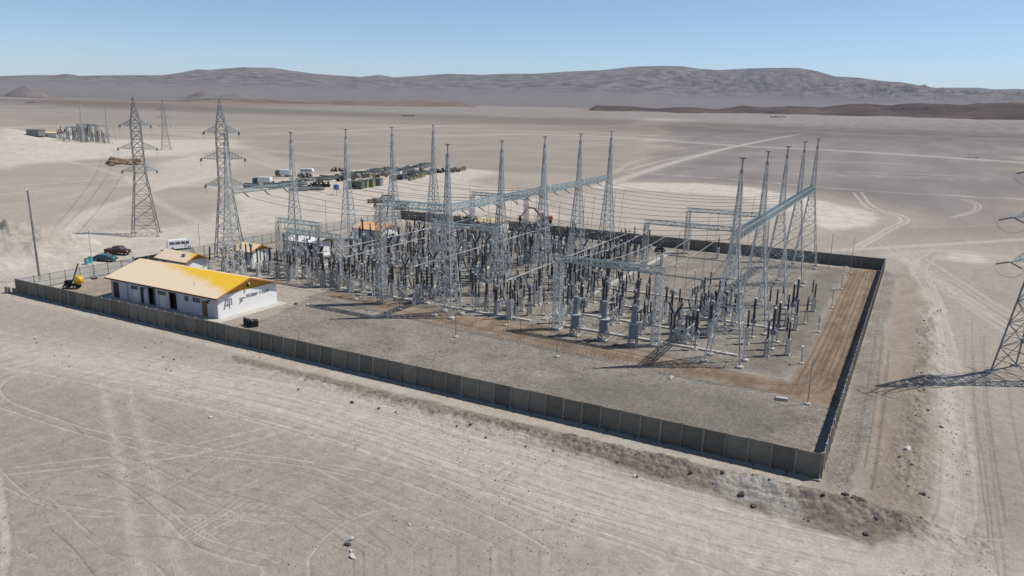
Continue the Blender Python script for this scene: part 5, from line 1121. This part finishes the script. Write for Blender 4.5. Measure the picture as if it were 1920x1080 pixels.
def T_crate():
    t = thing('timber_crate', '', 'crate'); b_ = MB()
    for k in range(5): b_.box((0, -.6, .25+k*.27), (2.2, .05, .22)); b_.box((0, .6, .25+k*.27), (2.2, .05, .22)); b_.box((-1.1, 0, .25+k*.27), (.05, 1.2, .22)); b_.box((1.1, 0, .25+k*.27), (.05, 1.2, .22))
    b_.build('slats', M['crate'], t); MB().box((0, 0, .72), (2.1, 1.12, 1.3)).build('packing', M['green'], t); return template(t)
def T_white():
    t = thing('equipment_box', '', 'crate'); MB().box((0, 0, .75), (2.0, 1.3, 1.1)).build('wrapped_load', M['sign'], t); MB().box((0, 0, .1), (2.1, 1.4, .18)).build('pallet', M['crate'], t); MB().box((0, 0, 1.34), (.9, 1.34, .06)).build('strap', M['blackp'], t); return template(t)
def T_pile():
    t = thing('dark_machine_part', '', 'machine part'); b_ = MB().box((0, 0, .6), (2.4, 1.2, .8)).lathe([(0, .3), (.5, .35), (1.0, .2)], (.7, 0, 1.0), (0, .2, 1), 9).tube([(-1.5, .3, .3), (-.4, .5, 1.6), (.6, -.2, 1.4)], .14)
    b_.build('housing', M['blackp'], t); MB().box((-.5, -.62, .6), (.7, .06, .5)).build('cover', M['galvd'], t)
    for x in (-.9, .9): MB().box((x, 0, .1), (.2, 1.4, .2)).build('skid', M['rust'], t)
    return template(t)
YT = dict(steel=T_steel(), drum=T_drum(), crate=T_crate(), pile=T_pile(), white=T_white())
YD = dict(steel='grey-green steel bundle', drum='timber cable drum', crate='slatted crate', pile='dark machine part', white='white wrapped load')
cnt = {}
def yard(ty, p0, p1, n_, rowname, jit=3, sc=1.0):
    for k in range(n_):
        t_ = (k+.5)/n_; g_ = G(p0[0]+(p1[0]-p0[0])*t_+random.gauss(0, jit*.4), p0[1]+(p1[1]-p0[1])*t_+random.gauss(0, jit*.22))
        place(YT[ty], (g_[0], g_[1], gz(*g_)), random.uniform(0, 3.1) if ty != 'steel' else random.gauss(.5, .7), f'{YD[ty]}, {nth(k)} from the left in {rowname}', f'{YD[ty]}s in the storage yard', sc*random.uniform(.8, 1.25)*(.95 if ty == 'steel' else 1))
yard('steel', (742, 326), (806, 310), 22, 'the long back row of the storage yard')
yard('steel', (690, 324), (745, 318), 14, 'the back row left of the long one')
yard('drum', (765, 331), (800, 324), 12, 'the brown front row of the storage yard')
yard('crate', (770, 339), (795, 330), 9, 'the brown heap in mid yard')
yard('drum', (840, 324), (872, 321), 11, 'the right end of the storage yard')
yard('pile', (806, 325), (840, 322), 7, 'the dark group near the right end', 3)
yard('pile', (735, 340), (752, 336), 5, 'the dark group behind the green sheds')
yard('steel', (640, 332), (735, 324), 18, 'the middle row of the storage yard', 6)
yard('pile', (636, 340), (650, 334), 5, 'the black group left of the sheds')
yard('pile', (580, 350), (615, 352), 6, 'the black row before the sheds', 3)
yard('pile', (558, 331), (582, 333), 4, 'the short dark row below the caravan', 2, .8)
yard('crate', (568, 345), (606, 341), 9, 'the olive row left of the sheds', 3)
yard('steel', (495, 352), (560, 347), 10, 'the front left row of the storage yard', 5)
yard('steel', (462, 350), (480, 352), 3, 'the far left end of the storage yard', 3)
yard('steel', (555, 358), (600, 354), 5, 'the thin front row of the storage yard', 3)
yard('white', (640, 334), (800, 316), 24, 'the middle of the storage yard', 14)
yard('white', (480, 352), (600, 345), 8, 'the front of the storage yard', 10)
yard('pile', (655, 332), (800, 316), 14, 'the broad back of the storage yard', 12, .9)
yard('pile', (625, 322), (650, 320), 3, 'the back left group', 3)
yard('drum', (655, 336), (735, 330), 12, 'the second middle row of the storage yard', 6)
yard('pile', (500, 350), (560, 345), 8, 'the dark front left group', 5, .8)
yard('steel', (560, 340), (640, 334), 12, 'the front middle of the storage yard', 8)
yard('steel', (740, 336), (820, 322), 12, 'the right middle of the storage yard', 6)
yard('crate', (600, 336), (650, 330), 4, 'the crate row behind the black group', 5)
yard('pile', (745, 334), (800, 328), 7, 'the dark gaps of the brown row', 4, .7)
yard('crate', (690, 382), (735, 380), 5, 'the row left of the rusty excavator', 3)
for q, (px, py, w_, mt, lb) in enumerate(((668, 354, 5.5, 'green', 'dark green shed, left one of the storage yard sheds'), (682, 351, 4, 'crate', 'brown shed between the two dark storage yard sheds'), (694, 350, 3.5, 'olive', 'olive shed, third of the storage yard sheds'), (706, 348, 4.5, 'galvd', 'pale grey shed with dark doorway at the right of the sheds'))):
    g_ = G(px, py); t = thing('storage_shed', lb, 'shed', (*g_, gz(*g_)), math.radians(20))
    MB().box((0, 0, 1.4), (w_, 3.5, 2.8)).build('wall', M[mt], t); MB().box((0, 0, 2.9), (w_+.4, 3.9, .16)).build('roof', M['green'], t); MB().box((-w_*.15, -1.76, 1.15), (w_*.4, .05, 2.2)).build('door', M['dark'], t)
# tank on legs in front of the yard
g_ = G(631, 366); t = thing('water_tank', 'small blue tank on splayed legs in front of the sheds', 'tank', (*g_, gz(*g_)))
MB().lathe([(0, .9), (.1, 1.0), (1.6, 1.0), (1.9, .5)], (0, 0, 2.0), n=14).build('tank_body', M['blue'], t); b_ = MB()
for k in range(4): a = k*math.pi/2+.7; MB().bar((1.5*math.cos(a), 1.5*math.sin(a), 0), (.7*math.cos(a), .7*math.sin(a), 2.1), .12).build('leg', M['galvd'], t)
pass
def stone_mesh(seed, m_):
    r_ = np.random.default_rng(seed); import bmesh
    bm = bmesh.new(); bmesh.ops.create_icosphere(bm, subdivisions=2, radius=1)
    for v in bm.verts: v.co *= 1+.25*math.sin(v.co.x*3+seed)+.18*math.sin(v.co.y*4.1+seed*2)+.12*r_.standard_normal()*.6; v.co.z *= .65
    me = bpy.data.meshes.new('stone'); bm.to_mesh(me); bm.free(); me.materials.append(m_); return me
ST = [stone_mesh(s, M['rock']) for s in range(4)]; SP = [stone_mesh(s+9, M['rockl']) for s in range(3)]; SB = [stone_mesh(s+20, M['rust']) for s in range(3)]
def stone(mesh, g_, s, label, grp=None, nm='stone', dz=.25):
    o = bpy.data.objects.new(nm, mesh); C.objects.link(o); o.location = (g_[0], g_[1], gz(*g_)+s*dz); o.scale = (s, s*random.uniform(.7, 1.2), s*random.uniform(.7, 1)); o.rotation_euler = (random.gauss(0, .2), random.gauss(0, .2), random.uniform(0, 6)); tag(o, label, 'stone', grp); return o
for k in range(26): stone(random.choice(SB), G(206+k*2.1+random.gauss(0, 1), 307+random.gauss(0, 1.8)), random.uniform(1.2, 2.4), 'brown boulder in the long heap of boulders left of the second pylon', 'brown boulders in the far heap', 'boulder')
for k in range(45):
    r_ = random.random(); x = -66+74*random.random()**.6; y = -3.6-4.6*random.random()
    stone(random.choice(ST), (x, y), random.choice([.06, .08, .1, .13, .2])*random.uniform(.8, 1.2), 'small dark stone on the spoil bank outside the front wall', 'dark stones on the spoil bank')
for k in range(45):
    y = random.uniform(-6, 75); stone(random.choice(ST), (7.3+.02*y+random.gauss(0, 1.3), y), random.choice([.06, .08, .1, .15]), 'small dark stone on the churned strip beside the right-hand track', 'dark stones beside the right track')
for k in range(26): stone(random.choice(ST), G(random.uniform(40, 700), random.uniform(630, 700)), random.uniform(.07, .14), 'small dark stone scattered on the sand before the front wall', 'scattered dark stones')
for px, py, s, d, lb in ((1700, 847, .35, 1, 'lone pale-topped stone on the strip right of the corner'), (1612, 941, .5, 0, 'flat dark boulder on top of the bank right of the corner'), (1582, 950, .36, 0, 'dark boulder on the bank, left of the flat one'), (1600, 958, .42, 0, 'rounded dark boulder below the flat one on the bank'), (1390, 935, .32, 0, 'dark boulder on the white rubble'), (1412, 950, .26, 0, 'smaller dark boulder on the white rubble'), (1728, 930, .25, 0, 'dark stone at the foot of the bank by the track'),
                         (395, 783, .2, 1, 'lone pale stone on the open sand, lower left'), (655, 1013, .28, 1, 'pale stone at the top of the small cluster at bottom centre'), (652, 1022, .22, 0, 'dark stone in the small cluster at bottom centre'), (658, 1033, .16, 1, 'smallest pale stone of the bottom cluster'), (661, 1045, .26, 1, 'round pale stone at the bottom of the cluster'), (1258, 710, .35, 1, 'pale stone on the gravel before the brown road'), (768, 984, .12, 1, 'tiny white stone on the sand right of the cluster'), (1190, 893, .16, 1, 'tiny white stone below the bank'), (580, 573, .4, 1, 'pale stone right of the white building'),
                         (555, 571, .35, 0, 'dark stone at the corner of the building slab')):
    stone(random.choice(SP if d else ST), G(px, py), s, lb)
# loose stones too many to count, lying over the sand
b_ = MB(); r_ = np.random.default_rng(77); k = 0
while k < 2000:
    if r_.random() < .8: px, py = r_.uniform(-40, 1960), r_.uniform(590, 1085)
    else: px, py = 1700+r_.normal()*60, r_.uniform(520, 1000)
    g_ = G(px, py); x, y = float(g_[0]), float(g_[1])
    if -127 < x < .6 and y > -.6: 
        if not (-60 < x < -1 and 1 < y < 19 and r_.random() < .25): continue
    elif float(fbm(np.array([x*.12]), np.array([y*.12]), 3, 9)[0]) < .42+.1*r_.random(): continue
    s = float(r_.choice([.03, .04, .05, .06, .08])); z = gz(x, y); a = r_.uniform(0, 6); n0 = len(b_.v)
    for q in range(5): t_ = a+q*1.2566; b_.v.append((x+s*math.cos(t_)*r_.uniform(.7, 1.3), y+s*math.sin(t_)*r_.uniform(.7, 1.3), z-.02))
    b_.v.append((x+s*.2, y, z+s*r_.uniform(.6, 1.1)))
    b_.f += [(n0+q, n0+(q+1) % 5, n0+5) for q in range(5)]; k += 1
o = b_.build('loose_stones', mat('loose_stone', (.20, .175, .15), .9, 0, .3, 2)); o['kind'] = 'stuff'; o['label'] = 'loose small stones lying over the sand and gravel'
g_ = G(1465, 750); t = MB().box((0, 0, .15), (1.5, .6, .3), taper=.85).build('concrete_slab', M['kerb']); t.location = (*g_, .02); t.rotation_euler = (0, 0, .2); tag(t, 'pale concrete slab lying on the gravel near the road bend', 'slab')
# distant dark shapes on the plain
for px, py, w_, lb in ((765, 219, 9, 'tiny dark truck convoy shape on the far road'), (1458, 213, 20, 'tiny dark train of wagons before the lava hills'), (58, 193, 12, 'tiny dark shed far away on the left plain'), (1820, 296, 3, 'tiny dark hut far out on the right plain')):
    g_ = G(px, max(py, 207+.02*(px-960)+6)); r_ = float(np.hypot(g_[0]-CAM[0], g_[1]-CAM[1])); t = thing('distant_wagon', lb, 'vehicle', (*g_, gz(*g_)-.5), A+.02)
    for k in range(4): MB().box(((k-1.5)*w_, 0, w_*.14), (w_*.8, w_*.3, w_*(.22+.1*(k % 2))), taper=.9).build('wagon', M['blackp'], t)
# ================================================================== distant substation
g_ = G(100, 271); fs = gable_building('far_control_hut', 'white flat hut of the distant substation at far left', 0, 14, 0, 7, 3.6, 4.2, roofm='roof3', yellowgable=False, front=[(1.5, 2.5, .9, 3, 'window'), (6, 1.2, 0, 2.4, 'dark')]); fs.location = (g_[0]-14, g_[1]-2, gz(*g_)); fs.rotation_euler = (0, 0, .4); fs.name = 'far_control_hut'
g2 = G(70, 271); t = thing('storage_shed', 'grey shed at the left end of the distant substation', 'shed', (*g2, gz(*g2)), .4); MB().box((0, 0, 2), (9, 7, 4)).build('wall', M['galvd'], t); MB().box((0, 0, 4.1), (9.6, 7.6, .2)).build('roof', M['green'], t)
for q, (px, h) in enumerate(((158, 1.05), (205, 1.0))):
    g_ = G(px, 272); place(mA, (*g_, gz(*g_)), .3, f'distant lattice mast, {["left", "right"][q]} one of the far substation', 'distant masts', h)
fp = [(110+k*3.6, 272-(k % 3)*1.6) for k in range(27)]
for q, (px, py) in enumerate(fp):
    g_ = G(px, py); ty = ['post', 'disc', 'cvt', 'brk', 'frame', 'ct'][q % 6]; big = 145 < px < 172
    place(TT[ty], (*g_, gz(*g_)), random.uniform(0, 3), f'{DESC[ty]} in the distant substation, {nth(q)} from the left', 'gear of the distant substation', 2.1 if big else 1.5)
for q, px in enumerate((128, 142, 154, 162, 168, 184)):
    g_ = G(px, 270); t = portal(f'distant low portal of the far substation, {ORD[q]} from the left', -4, 4, 0, 9 if q < 2 else 12, 0); t.location = (*g_, gz(*g_)); t.rotation_euler = (0, 0, .4)
# haze
me = bpy.data.meshes.new('haze'); a = 42000.; z0, z1 = -420., 1500.
me.from_pydata([(x, y, z) for z in (z0, z1) for x, y in ((-a, -a), (a, -a), (a, a), (-a, a))], [], [(0, 3, 2, 1), (4, 5, 6, 7), (0, 1, 5, 4), (1, 2, 6, 5), (2, 3, 7, 6), (3, 0, 4, 7)])
m = bpy.data.materials.new('haze'); m.use_nodes = True; n = m.node_tree; n.nodes.clear(); o_ = n.nodes.new('ShaderNodeOutputMaterial'); pv = n.nodes.new('ShaderNodeVolumePrincipled')
pv.inputs['Color'].default_value = (.74, .86, 1.0, 1); pv.inputs['Density'].default_value = HAZE_D; pv.inputs['Anisotropy'].default_value = 0; n.links.new(pv.outputs[0], o_.inputs['Volume'])
me.materials.append(m); ho = bpy.data.objects.new('haze', me); C.objects.link(ho); ho['kind'] = 'stuff'; ho['label'] = 'thin desert air that fades the far mountains to blue'
